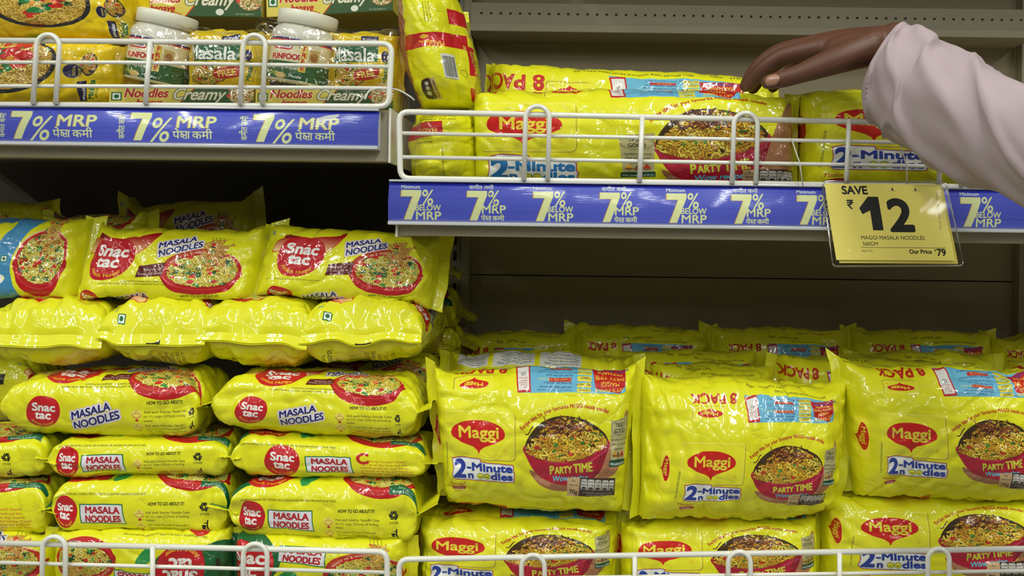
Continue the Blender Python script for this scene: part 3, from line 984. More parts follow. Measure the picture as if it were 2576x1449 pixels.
def build_jar_label():
    """wrap label, 480 x 110, the middle faces the aisle"""
    a = Art(480, 110, (232, 222, 186), 3)
    a.fill(np.array([[0, 0], [480, 0], [480, 4], [0, 4]]), (30, 56, 130))
    a.fill(np.array([[0, 4], [480, 4], [480, 8], [0, 8]]), (200, 40, 40))
    a.fill(np.array([[0, 66], [480, 60], [480, 110], [0, 110]]), (54, 100, 56))
    for x in (66, 228, 388):
        a.fill(rrect(x - 44, 12, x + 10, 32, 8), (200, 34, 40))
        a.fill(rrect(x - 42, 14, x + 8, 28, 6), WHITE)
        a.text('Dr.Oetker', x - 40, 25, 13, (36, 40, 100), sx=.78, bold=.6)
        a.text('FUNFOODS', x - 44, 60, 20, (190, 26, 46), sx=.86, rot=-4, bold=1.6)
        a.stroke(ell(x + 18, 24, 9, 8, 16, 180, 360), 1.2, (40, 60, 70))
        a.text('Veg Mayonnaise', x - 52, 82, 18, (226, 226, 214), shear=.15, sx=.8, bold=.6)
        a.text('Original', x - 46, 100, 13, (206, 206, 60), bold=.4)
        a.fill(ell(x - 10, 102, 14, 8, 20), (210, 180, 110))
        a.fill(rrect(x + 8, 90, x + 44, 108, 1), (24, 84, 56))
        a.text('Masala', x + 10, 104, 11, WHITE, bold=.4)
        a.fill(rrect(x + 30, 14, x + 46, 86, 1), (226, 206, 90))
        for i, c in enumerate('FREE'):
            a.text(c, x + 38, 30 + 17 * i, 18, (200, 40, 34), 'c', bold=1)
        a.fill(rrect(x + 50, 22, x + 74, 60, 2), (206, 176, 110))
        a.fill(ell(x + 62, 42, 9, 12, 14), (170, 120, 60))
    return a.image('jar_label')
# ---------------------------------------------------------------- materials
def mat(name, col, rough=.5, spec=.5, metal=0, coat=0, bump=None, sss=0, noise=None):
    m = bpy.data.materials.new(name)
    m.use_nodes = True
    nt = m.node_tree
    b = nt.nodes['Principled BSDF']
    lin = [((c / 255) / 12.92 if c / 255 <= .04045 else ((c / 255 + .055) / 1.055) ** 2.4) for c in col]
    b.inputs['Base Color'].default_value = (*lin, 1)
    b.inputs['Roughness'].default_value = rough
    b.inputs['Specular IOR Level'].default_value = spec
    b.inputs['Metallic'].default_value = metal
    b.inputs['Coat Weight'].default_value = coat
    b.inputs['Coat Roughness'].default_value = .08
    if sss:
        b.inputs['Subsurface Weight'].default_value = sss
        b.inputs['Subsurface Radius'].default_value = (.012, .005, .003)
    if noise:
        sc, amt = noise
        tc = nt.nodes.new('ShaderNodeTexCoord')
        n = nt.nodes.new('ShaderNodeTexNoise')
        n.inputs['Scale'].default_value = sc
        n.inputs['Detail'].default_value = 6
        mx = nt.nodes.new('ShaderNodeMix')
        mx.data_type = 'RGBA'
        mx.inputs[6].default_value = (*[v * (1 - amt) for v in lin], 1)
        mx.inputs[7].default_value = (*[min(1, v * (1 + amt)) for v in lin], 1)
        nt.links.new(tc.outputs['Object'], n.inputs['Vector'])
        nt.links.new(n.outputs['Fac'], mx.inputs[0])
        nt.links.new(mx.outputs[2], b.inputs['Base Color'])
    if bump:
        sc, st, dist = bump
        tc = nt.nodes.new('ShaderNodeTexCoord')
        n = nt.nodes.new('ShaderNodeTexNoise')
        n.inputs['Scale'].default_value = sc
        n.inputs['Detail'].default_value = 4
        bm = nt.nodes.new('ShaderNodeBump')
        bm.inputs['Strength'].default_value = st
        bm.inputs['Distance'].default_value = dist
        nt.links.new(tc.outputs['Object'], n.inputs['Vector'])
        nt.links.new(n.outputs['Fac'], bm.inputs['Height'])
        nt.links.new(bm.outputs['Normal'], b.inputs['Normal'])
    return m


def crinkle(nt, strength, dist, scale=1.0):
    """sharp little film creases: ridged noise through two scales"""
    tc = nt.nodes.new('ShaderNodeTexCoord')
    w = nt.nodes.new('ShaderNodeTexNoise')
    w.inputs['Scale'].default_value = 22 * scale
    w.inputs['Detail'].default_value = 2
    add = nt.nodes.new('ShaderNodeVectorMath')
    add.operation = 'MULTIPLY_ADD'
    add.inputs[1].default_value = (.03, .03, .03)
    v = nt.nodes.new('ShaderNodeTexVoronoi')
    v.feature = 'DISTANCE_TO_EDGE'
    v.inputs['Scale'].default_value = 38 * scale
    pw = nt.nodes.new('ShaderNodeMath')
    pw.operation = 'POWER'
    pw.inputs[1].default_value = .55
    n2 = nt.nodes.new('ShaderNodeTexNoise')
    n2.inputs['Scale'].default_value = 130 * scale
    n2.inputs['Detail'].default_value = 3
    sm = nt.nodes.new('ShaderNodeMath')
    sm.operation = 'MULTIPLY_ADD'
    sm.inputs[1].default_value = .35
    bm = nt.nodes.new('ShaderNodeBump')
    bm.inputs['Strength'].default_value = strength
    bm.inputs['Distance'].default_value = dist
    L = nt.links.new
    L(tc.outputs['Object'], w.inputs['Vector'])
    L(w.outputs['Color'], add.inputs[0])
    L(tc.outputs['Object'], add.inputs[2])
    L(add.outputs[0], v.inputs['Vector'])
    L(v.outputs['Distance'], pw.inputs[0])
    L(tc.outputs['Object'], n2.inputs['Vector'])
    L(n2.outputs['Fac'], sm.inputs[0])
    L(pw.outputs[0], sm.inputs[2])
    L(sm.outputs[0], bm.inputs['Height'])
    pn = nt.nodes.new('ShaderNodeTexNoise')
    pn.inputs['Scale'].default_value = 14 * scale
    mr = nt.nodes.new('ShaderNodeMapRange')
    mr.inputs[1].default_value = .38
    mr.inputs[2].default_value = .68
    mr.inputs[3].default_value = strength * .25
    mr.inputs[4].default_value = strength * 1.6
    L(tc.outputs['Object'], pn.inputs['Vector'])
    L(pn.outputs['Fac'], mr.inputs[0])
    L(mr.outputs[0], bm.inputs['Strength'])
    return bm


def printed(name, image, rough=.3, coat=.9, crink=None):
    m = bpy.data.materials.new(name)
    m.use_nodes = True
    nt = m.node_tree
    b = nt.nodes['Principled BSDF']
    t = nt.nodes.new('ShaderNodeTexImage')
    t.image = image
    t.interpolation = 'Cubic'
    nt.links.new(t.outputs['Color'], b.inputs['Base Color'])
    b.inputs['Roughness'].default_value = rough
    b.inputs['Coat Weight'].default_value = coat
    b.inputs['Coat Roughness'].default_value = .035
    b.inputs['Specular IOR Level'].default_value = .3
    if crink:
        bm = crinkle(nt, *crink)
        nt.links.new(bm.outputs['Normal'], b.inputs['Normal'])
        nt.links.new(bm.outputs['Normal'], b.inputs['Coat Normal'])
    return m


def clear_film(name, gloss=.10, strength=.5, dist=.002, scale=1.0, tint=.97):
    m = bpy.data.materials.new(name)
    m.use_nodes = True
    nt = m.node_tree
    nt.nodes.remove(nt.nodes['Principled BSDF'])
    out = nt.nodes['Material Output']
    tr = nt.nodes.new('ShaderNodeBsdfTransparent')
    tr.inputs[0].default_value = (tint, tint, tint, 1)
    gl = nt.nodes.new('ShaderNodeBsdfGlossy')
    gl.inputs['Roughness'].default_value = .06
    fr = nt.nodes.new('ShaderNodeLayerWeight')
    fr.inputs[0].default_value = .5
    pw = nt.nodes.new('ShaderNodeMath')
    pw.operation = 'POWER'
    pw.inputs[1].default_value = 4
    mx = nt.nodes.new('ShaderNodeMixShader')
    ad = nt.nodes.new('ShaderNodeMath')
    ad.operation = 'MULTIPLY_ADD'
    ad.inputs[1].default_value = .6
    ad.inputs[2].default_value = gloss * .8
    bm = crinkle(nt, strength, dist, scale)
    L = nt.links.new
    L(bm.outputs['Normal'], gl.inputs['Normal'])
    L(bm.outputs['Normal'], fr.inputs['Normal'])
    L(fr.outputs['Facing'], pw.inputs[0])
    L(pw.outputs[0], ad.inputs[0])
    L(ad.outputs[0], mx.inputs[0])
    L(tr.outputs[0], mx.inputs[1])
    L(gl.outputs[0], mx.inputs[2])
    L(mx.outputs[0], out.inputs[0])
    return m


M_WIRE = mat('white_coated_wire', (236, 235, 228), .35, coat=.4)
M_SHELF = mat('grey_shelf_paint', (164, 155, 132), .45, noise=(9, .12))
M_BACK_SHADE = mat('shaded_back_panel', (74, 66, 54), .6)  # back panel paint darkened: the left bay's shade is put into the colour
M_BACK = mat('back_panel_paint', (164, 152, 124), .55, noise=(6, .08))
M_DARK = mat('dark_slot', (14, 13, 11), .8)
M_JAR = mat('jar_plastic', (226, 224, 212), .3, coat=.3)
M_LID = mat('lid_plastic', (228, 226, 210), .35)
M_CARD_SIDE = mat('carton_board', (206, 186, 70), .5)
M_SKIN = mat('skin', (98, 62, 46), .5, sss=.12, bump=(60, .12, .002), noise=(18, .14))
M_NAIL = mat('nail', (176, 128, 108), .3, coat=.3)
M_CLOTH = mat('sleeve_cotton', (178, 160, 166), .85, bump=(120, .15, .001), noise=(12, .05))
M_HOLD = mat('strip_holder', (196, 198, 204), .3, coat=.4)
M_STRING = mat('nylon_loop', (214, 214, 206), .3)
M_SLEEVE = clear_film('card_sleeve_film', .03, .10, .001, .6, .99)
M_FILM = clear_film('shrink_film', .11, .95, .0026, 1.0, .985)


# ---------------------------------------------------------------- object helpers
def link(name, me, parent=None, loc=None):
    o = bpy.data.objects.new(name, me)
    COL.objects.link(o)
    if parent is not None:
        o.parent = parent
    if loc is not None:
        o.location = loc
    return o


def tag(o, label, cat, group=None):
    o['label'] = label
    o['category'] = cat
    if group:
        o['group'] = group
    return o


def empty(name, loc):
    o = bpy.data.objects.new(name, None)
    o.empty_display_size = .02
    COL.objects.link(o)
    o.location = loc
    return o


def mesh(name, verts, faces, m, smooth_=True, uvs=None, mats=None, fm=None):
    me = bpy.data.meshes.new(name)
    me.from_pydata([tuple(v) for v in verts], [], [tuple(int(i) for i in f) for f in faces])
    for q in (mats or [m]):
        me.materials.append(q)
    if fm is not None:
        me.polygons.foreach_set('material_index', np.array(fm, np.int32))
    if smooth_:
        me.polygons.foreach_set('use_smooth', np.ones(len(me.polygons), bool))
    if uvs is not None:
        l = me.uv_layers.new(name='wrap')
        vi = np.empty(len(me.loops), np.int32)
        me.loops.foreach_get('vertex_index', vi)
        l.data.foreach_set('uv', np.asarray(uvs, np.float32)[vi].ravel())
    me.update()
    return me


def boxes(name, lst, m, parent=None, bevel=.0008, loc=(0, 0, 0), mats=None):
    """one mesh of bevelled boxes, each (x0, x1, y0, y1, z0, z1[, material index])"""
    bm = bmesh.new()
    for q in lst:
        x0, x1, y0, y1, z0, z1 = q[:6]
        r = bmesh.ops.create_cube(bm, size=1)
        bmesh.ops.scale(bm, vec=(abs(x1 - x0), abs(y1 - y0), abs(z1 - z0)), verts=r['verts'])
        bmesh.ops.translate(bm, vec=((x0 + x1) / 2 - loc[0], (y0 + y1) / 2 - loc[1], (z0 + z1) / 2 - loc[2]), verts=r['verts'])
        fs = {f for v in r['verts'] for f in v.link_faces}
        for f in fs:
            f.material_index = q[6] if len(q) > 6 else 0
        if bevel:
            es = list({e for v in r['verts'] for e in v.link_edges})
            bmesh.ops.bevel(bm, geom=es, offset=min(bevel, min(abs(x1 - x0), abs(y1 - y0), abs(z1 - z0)) * .3), segments=2, affect='EDGES', profile=.5)
    me = bpy.data.meshes.new(name)
    bm.to_mesh(me)
    bm.free()
    for q in (mats or [m]):
        me.materials.append(q)
    return link(name, me, parent, loc)


def tube_data(paths, rad, n=10):
    """swept circles along 3-D polylines; rad a number or one per point"""
    V, F = [], []
    for path in paths:
        p = np.array(path, float)
        rr = np.broadcast_to(np.asarray(rad, float), (len(p),))
        t = np.gradient(p, axis=0)
        t /= np.linalg.norm(t, axis=1)[:, None] + 1e-12
        up = np.array([0, 1.0, 0]) if abs(t[0][1]) < .9 else np.array([1.0, 0, 0])
        base = len(V)
        for i in range(len(p)):
            u = np.cross(up, t[i])
            u /= np.linalg.norm(u) + 1e-12
            w = np.cross(t[i], u)
            for k in range(n):
                a = 2 * math.pi * k / n
                V.append(p[i] + (u * math.cos(a) + w * math.sin(a)) * rr[i])
        for i in range(len(p) - 1):
            for k in range(n):
                a, b = base + i * n + k, base + i * n + (k + 1) % n
                F.append((a, b, b + n, a + n))
        F.append(tuple(base + k for k in range(n))[::-1])
        F.append(tuple(base + (len(p) - 1) * n + k for k in range(n)))
    return V, F


def tube(name, paths, rad, m, parent=None, n=10):
    V, F = tube_data(paths, rad, n)
    me = mesh(name, V, F, m)
    return link(name, me, parent)


def corner(a, b, c, r, n=6):
    """rounded corner at b on the way from a to c"""
    a, b, c = (np.array(v, float) for v in (a, b, c))
    d1, d2 = (a - b) / np.linalg.norm(a - b), (c - b) / np.linalg.norm(c - b)
    p0, p2 = b + d1 * r, b + d2 * r
    return [(1 - t) ** 2 * p0 + 2 * t * (1 - t) * b + t * t * p2 for t in np.linspace(0, 1, n)]


# ---------------------------------------------------------------- noise for creases
def vnoise(p, seed=0):
    p = np.asarray(p, float)
    i = np.floor(p).astype(np.int64)
    f = p - i
    f = f * f * f * (f * (f * 6 - 15) + 10)

    def h(ix, iy, iz):
        n = (ix * 374761393 + iy * 668265263 + iz * 2147483647 + seed * 974634777) & 0xffffffff
        n = ((n ^ (n >> 13)) * 1274126177) & 0xffffffff
        n = ((n ^ (n >> 16)) * 2246822519) & 0xffffffff
        return ((n ^ (n >> 15)) & 0xffff) / 65535.0
    r = 0
    for dx in (0, 1):
        for dy in (0, 1):
            for dz in (0, 1):
                w = (f[:, 0] if dx else 1 - f[:, 0]) * (f[:, 1] if dy else 1 - f[:, 1]) * (f[:, 2] if dz else 1 - f[:, 2])
                r = r + w * h(i[:, 0] + dx, i[:, 1] + dy, i[:, 2] + dz)
    return r * 2 - 1


def ridge(p, seed):
    return (1 - np.abs(vnoise(p, seed))) ** 5


def facet(p, seed):
    """flat facets meeting in sharp folds"""
    return np.abs(vnoise(p, seed)) - .35


# ---------------------------------------------------------------- flow-wrapped packs
ORI = {
    'front': np.array([[1, 0, 0], [0, 1, 0], [0, 0, 1]], float),          # front panel to the aisle
    'up': np.array([[1, 0, 0], [0, 0, 1], [0, -1, 0]], float),            # front panel up, side panel to the aisle
    'end': np.array([[0, 0, -1], [1, 0, 0], [0, -1, 0]], float),          # left end to the aisle, front panel up
    'endr': np.array([[0, 0, 1], [-1, 0, 0], [0, -1, 0]], float),         # right end to the aisle, front panel up
    'vert': np.array([[0, 0, -1], [0, 1, 0], [1, 0, 0]], float),          # standing on its left end
}
MATS = {}


def pack(label, sheet, quad, Yf, dep, orient='front', fu=None, fv=None, tap=None, ear=(.10, .10), fin=.016, puff=.006, wr=1.0,
         sag=(0, 0), lean=0, slope=0, skew=0, seed=1, group=None, sq=5.0, finbend=(0, 0), body_only=None, name='noodle_pack', cat='noodle pack',
         tapk=.45, nx=104, nt=150, parent=None, bulge_x=0):
    """quad: pixels of the face towards the aisle (TL, TR, BR, BL) at distance Yf; dep: size away from the aisle (m)"""
    Q = [P(q[0], q[1], Yf) for q in quad]
    wq = ((Q[1] - Q[0]).length + (Q[2] - Q[3]).length) / 2
    hq = ((Q[0] - Q[3]).length + (Q[1] - Q[2]).length) / 2
    if orient == 'front':
        L, a, b = wq, hq, dep
    elif orient == 'up':
        L, a, b = wq, dep, hq
    elif orient == 'vert':
        L, a, b = hq, wq, dep
    else:
        L, a, b = dep, wq, hq
    sh = ATL[sheet] if sheet else None
    sL, sa, sb = (sh.L, sh.a, sh.b) if sh else (L * 2000, a * 2000, b * 2000)
    tap = tap if tap is not None else tapk * b
    tap = min(tap, L * .3)
    # stations along the wrapper
    e = .5 * (1 - np.cos(np.linspace(0, math.pi, nx)))
    X = (-.5 + (.35 * np.linspace(0, 1, nx) + .65 * e)) * L
    d = np.clip((L / 2 - np.abs(X)) / tap, 0, 1)
    ty = np.sqrt(np.clip(1 - (1 - d) ** 2.2, 0, 1))
    ty = np.maximum(ty, .02)
    ez = (1 - d) ** 1.6
    # stations around: top, front, bottom, back
    per = 2 * (a + b)
    tt = np.linspace(0, per, nt + 1)
    Yu, Zu, vv = np.empty(nt + 1), np.empty(nt + 1), np.empty(nt + 1)
    for k, s in enumerate(tt):
        if s <= b:
            Yu[k], Zu[k], vv[k] = 1 - 2 * s / b, 1, s / b * sb
        elif s <= a + b:
            Yu[k], Zu[k], vv[k] = -1, 1 - 2 * (s - b) / a, sb + (s - b) / a * sa
        elif s <= a + 2 * b:
            Yu[k], Zu[k], vv[k] = -1 + 2 * (s - a - b) / b, -1, sb + sa + (s - a - b) / b * sb
        else:
            Yu[k], Zu[k], vv[k] = 1, -1 + 2 * (s - a - 2 * b) / a, 2 * sb + sa + (s - a - 2 * b) / a * sa
    f = (np.abs(Yu) ** sq + np.abs(Zu) ** sq) ** (-1 / sq)
    Yn, Zn = Yu * f, Zu * f
    # fins
    nf = 9
    xf = np.linspace(0, fin, nf)
    XA = np.concatenate([-(L / 2 + xf[::-1][:-1]), X, L / 2 + xf[1:]])
    TY = np.concatenate([np.full(nf - 1, .02), ty, np.full(nf - 1, .02)])
    fl = 1 + .55 * np.linspace(0, 1, nf)[1:]
    EZ = np.concatenate([fl[::-1], ez, fl])
    N = len(XA)
    x = np.repeat(XA[:, None], nt + 1, 1)
    y = Yn[None, :] * TY[:, None] * b / 2
    z = Zn[None, :] * a / 2 * np.ones((N, 1))
    z = z * (1 + EZ[:, None] * np.where(Zn > 0, ear[0], ear[1])[None, :])
    inner = np.clip((L / 2 - np.abs(x)) / (L / 2), 0, 1)
    xx = 2 * x / L
    # swell of the contents
    by = np.sign(Yn)[None, :] * (np.abs(Yn)[None, :] ** 3) * (1 - Zn[None, :] ** 2) * (1 - np.clip(xx * xx, 0, 1)) * puff
    bz = np.sign(Zn)[None, :] * (np.abs(Zn)[None, :] ** 3) * (1 - Yn[None, :] ** 2) * (1 - np.clip(xx * xx, 0, 1)) * puff
    y, z = y + by, z + bz
    # creases
    pts = np.stack([x, y, z], -1).reshape(-1, 3)
    lump = vnoise(pts / np.array([.045, .035, .04]) + seed * 7.3, seed) * .0034
    rot = Matrix.Rotation(seed * 1.3, 3, 'Y')
    q = pts @ np.array(rot)
    cr = ridge(q / np.array([.055, .04, .02]) + seed * 3.1, seed + 5) * .0042
    cr2 = ridge((pts @ np.array(Matrix.Rotation(seed * 2.1 + 1, 3, 'Y'))) / np.array([.05, .03, .013]) + seed * 5.7, seed + 9) * .0026
    de = np.clip(L / 2 - np.abs(pts[:, 0]), 0, 1)
    fc = facet(q / np.array([.06, .05, .035]) + seed * 4.3, seed + 21) * .0052 + facet((pts @ np.array(Matrix.Rotation(seed * 3.7, 3, 'Y'))) / np.array([.032, .03, .018]) + seed * 2.3, seed + 22) * .0030
    fc = fc * (.55 + 1.1 * np.exp(-de / .035))
    pl = vnoise(np.stack([pts[:, 0] / .06, pts[:, 2] / .011, pts[:, 1] / .02], 1) + seed, seed + 3) * np.exp(-de / (.022 + tap * .35)) * .0052
    disp = ((lump * .45 + fc * .9 - cr * .6 + cr2 * .5) * wr + pl * wr).reshape(N, nt + 1)
    disp[:, -1] = disp[:, 0]
    isf = np.abs(x) > L / 2 - 1e-9
    g = np.where(isf, 0, np.clip((L / 2 - np.abs(x)) / .004, 0, 1))
    nl = np.sqrt(Yu ** 2 + Zu ** 2)
    ny, nz = (np.sign(Yu) * np.abs(Yu) ** 6), (np.sign(Zu) * np.abs(Zu) ** 6)
    nn = np.sqrt(ny ** 2 + nz ** 2)
    y = y + disp * g * (ny / nn)[None, :]
    z = z + disp * g * (nz / nn)[None, :]
    # fins: wave, fold and crimp
    of = np.clip(np.abs(x) - L / 2 + .25 * tap, 0, None)
    wave = vnoise(np.stack([np.sign(x) * 3.0 + x * 6, z / .035, z * 0 + seed], -1).reshape(-1, 3), seed + 11).reshape(N, nt + 1)
    y = y + wave * of * .30
    sgn = np.where(x > 0, finbend[1], finbend[0])
    ob = np.clip(np.abs(x) - L / 2, 0, None)
    y = y + sgn * (of * .35 + ob)
    crimp = np.where(isf, np.sin(np.abs(x) / .0034 * 6.283) * .0005, 0)
    y = y + crimp
    # ragged ears
    x = x + np.sign(x) * np.where(isf, vnoise(np.stack([z / .02, x * 0 + seed, np.sign(x) * 5], -1).reshape(-1, 3), seed + 2).reshape(N, nt + 1) * .002, 0)
    # to the aisle
    M = ORI[orient]
    V = np.stack([x, y, z], -1).reshape(-1, 3) @ M.T
    hd = {'front': (L / 2, b / 2, a / 2), 'up': (L / 2, a / 2, b / 2), 'end': (a / 2, L / 2, b / 2), 'endr': (a / 2, L / 2, b / 2), 'vert': (a / 2, b / 2, L / 2)}[orient]
    sx, sz = (V[:, 0] / hd[0] + 1) / 2, (V[:, 2] / hd[2] + 1) / 2
    qx = [np.array([v.x for v in Q]), np.array([v.z for v in Q])]
    out = np.empty_like(V)
    for k, c in ((0, qx[0]), (2, qx[1])):
        out[:, k] = (1 - sz) * ((1 - sx) * c[3] + sx * c[2]) + sz * ((1 - sx) * c[0] + sx * c[1])
    px = (DIST + Yf) / FPX
    ar = np.clip(1 - (2 * sx - 1) ** 2, 0, 1)
    out[:, 2] -= ar * (sz * sag[0] + (1 - sz) * sag[1]) * px
    yy = V[:, 1] + hd[1]
    out[:, 1] = Yf + yy + lean * (V[:, 2] + hd[2])
    out[:, 2] += slope * yy
    out[:, 0] += skew * yy
    # print coordinates
    uv = None
    if sh:
        fu = fu or (0, sL)
        u = fu[0] + (x / L + .5) * (fu[1] - fu[0])
        over = np.clip(np.abs(x) - (L / 2 - tap), 0, None) * .6 * min(1, .035 / tap) * (fu[1] - fu[0]) / L * np.sign(x)
        u = u + over
        vmap = np.repeat(vv[None, :], N, 0) - sb        # front panel coordinates
        if orient in ('up', 'end', 'endr'):
            n0, n1 = sa, sa + sb                        # the side panel faces the aisle
        else:
            n0, n1 = 0, sa
        fv_ = fv or (n0, n1)
        vmap = fv_[0] + (vmap - n0) / (n1 - n0) * (fv_[1] - fv_[0])
        uu = np.clip((u + sh.m) / sh.W, .004, .996)
        uv = np.stack([uu, 1 - (vmap + sb) / sh.H], -1).reshape(-1, 2)
    c = Vector((P(sum(q[0] for q in quad) / 4, sum(q[1] for q in quad) / 4, Yf)))
    c.y = Yf + hd[1]
    out -= np.array(c)
    m = body_only or MATS[sheet]
    W = nt + 1

    def piece(i0, i1, nm, par):
        rows = np.arange(i0, i1)
        ids = (rows[:-1, None] * W + np.arange(nt)[None, :])
        F = np.stack([ids, ids + 1, ids + 1 + W, ids + W], -1).reshape(-1, 4) - i0 * W
        me = mesh(nm, out[i0 * W:i1 * W], F, m, True, uv[i0 * W:i1 * W] if uv is not None else None)
        return link(nm, me, par, c if par is None else (0, 0, 0))
    root = piece(nf - 1, nf - 1 + nx, name, parent) if body_only is None else piece(nf - 1, nf - 1 + nx, name, None)
    if body_only is None or fin > .001:
        piece(0, nf, 'end_seal', root)
        piece(N - nf, N, 'end_seal', root)
    if label:
        tag(root, label, cat, group)
    return root
# ---------------------------------------------------------------- the shelving
YB = .46


def deck(px, z, Y):
    """pixel row where the level z is seen at column px, distance Y"""
    k = (DIST + Y) / FPX
    uy = -z / k
    return CY + uy / math.cos(ROLL) + (px - CX) * math.tan(ROLL)


def X_(px, py=600, Y=0): return P(px, py, Y).x
def Z_(px, py, Y=0): return P(px, py, Y).z


zlu, zru = Z_(475, 276), Z_(1600, 462) - .013          # shelf decks
zll = Z_(1288, 1566)
xdiv = X_(982)
ZFLOOR, ZCEIL = -1.30, 1.64
xl, xr = X_(-700), xdiv + 1.87
ztop = zlu + .47

# back wall of the gondola: panels between the posts
bk, bl = [], []
xp0, xp1 = X_(1168, 600, .44), X_(2562, 600, .44)
zj = [ZFLOOR, Z_(1880, 700, YB), Z_(1880, 100, YB), ztop + .05]
for i in range(3):
    bk.append((xp0 - .04, xp1 + .02, YB, YB + .012, zj[i] + .0008, zj[i + 1] - .0008))
    bk.append((xp1 + .03, xr + .3, YB, YB + .012, zj[i] + .0008, zj[i + 1] - .0008))
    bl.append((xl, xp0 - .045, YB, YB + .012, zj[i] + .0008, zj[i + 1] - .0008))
w = boxes('wall_back', bk, M_BACK, bevel=.0008)
w['kind'] = 'structure'
o = boxes('wall_back_left', bl, M_BACK_SHADE, bevel=.0008)  # left bay panels, shade painted in by a darker colour
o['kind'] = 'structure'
o = boxes('floor', [(-4, 4, -8, 1, ZFLOOR - .02, ZFLOOR)], mat('floor_tile', (130, 126, 118), .3, noise=(3, .06)), bevel=0)
o['kind'] = 'structure'
o = boxes('ceiling', [(-4, 4, -8, 1, ZCEIL, ZCEIL + .02)], mat('ceiling_paint', (200, 200, 194), .7, noise=(2, .04)), bevel=0)
o['kind'] = 'structure'
o = boxes('wall_back_frame', [(xl, xr + .3, YB + .0125, YB + .03, zj[0], zj[3])], M_DARK, bevel=0)
o.name = 'wall_backing'
o['kind'] = 'structure'


def post(name, x0, x1, slots_x):
    z0, z1 = zj[0], zj[3]
    q = [(x0, x1, .435, YB - .001, z0, z1)]
    n = int((z1 - z0) / .026)
    for k in range(n):
        for sx in slots_x:
            q.append((sx - .0026, sx + .0026, .4335, .4352, z0 + k * .026, z0 + k * .026 + .015, 1))
    o = boxes(name, q, None, bevel=0, mats=[M_SHELF, M_DARK])
    o['kind'] = 'structure'
    return o


xa = X_(1108, 600, .44)
post('trim_1', xa, xa + .034, [xa + .009, xa + .025])
post('trim_2', X_(2562, 600, .44), X_(2562, 600, .44) + .034, [X_(2562, 600, .44) + .012])
o = boxes('trim_3', [(xp0 - .004, xp0 + .010, .425, YB - .001, zj[0], zj[3])], M_SHELF, bevel=.002)
o['kind'] = 'structure'

# perforated cross rail at the top of the right-hand bay
zr0, zr1 = Z_(1850, 88, .38), Z_(1850, 12, .38)
q = [(xp0 + .012, xp1 - .004, .385, YB - .001, zr0 + .012, zr1), (xp0 + .012, xp1 - .004, .375, YB - .001, zr0, zr0 + .013)]
for k in range(60):
    x = xp0 + .03 + k * .0153
    if x < xp1 - .01:
        q.append((x - .002, x + .002, .3840, .3852, zr1 - .019, zr1 - .0155, 1))
o = boxes('trim_4', q, None, bevel=.0012, mats=[M_SHELF, M_DARK])
o['kind'] = 'structure'


def shelf(label, x0, x1, z, lip, y0=.012, bracket=None, group='steel shelves of the display unit'):
    r = empty('shelf', ((x0 + x1) / 2, .22, z))
    tag(r, label, 'shelf', group)
    lo = r.location
    par = dict(parent=r, loc=(0, 0, 0))

    def bx(nm, lst, m, **k):
        o = boxes(nm, [(a - lo.x, b - lo.x, c - lo.y, d - lo.y, e - lo.z, f_ - lo.z) for a, b, c, d, e, f_ in lst], m, parent=r, **k)
        return o
    bx('deck', [(x0, x1, y0 + .003, YB - .026, z - .003, z)], M_SHELF)
    bx('front_lip', [(x0, x1, y0, y0 + .003, lip, z + .004), (x0, x1, y0 + .003, y0 + .022, lip, lip + .003)], M_SHELF)
    bx('stiffener', [(x0 + .02, x1 - .02, .20, .23, z - .026, z - .003), (x0 + .02, x1 - .02, .40, .43, z - .03, z - .003)], M_SHELF)
    if bracket:
        for s in bracket:
            bx('bracket', [(s - .0015, s + .0015, y0 - .006, .432, lip - .002, z + .006)], M_WIRE, bevel=.001)
    return r


shelf('upper left steel shelf carrying jars, cartons and broad noodle packs', xl, xdiv - .006, zlu, Z_(475, 398), bracket=[X_(974)])
shelf('upper right steel shelf behind the long blue price strip', xdiv + .004, xr, zru, Z_(1600, 600), bracket=[xdiv + .006])
zl_lip = Z_(600, 1680)
shelf('lower left steel shelf under the stacked small noodle packs', xl, xdiv - .006, zll, zl_lip, bracket=[xdiv - .008])
shelf('lower right steel shelf under the piled big noodle packs', xdiv + .004, xr, zll, zl_lip, bracket=[xdiv + .006])
shelf('topmost steel shelf over the left bay, mostly above the picture', xl, xdiv - .006, ztop, ztop - .06)
shelf('topmost steel shelf over the right bay, mostly above the picture', xdiv + .004, xr, ztop, ztop - .06)


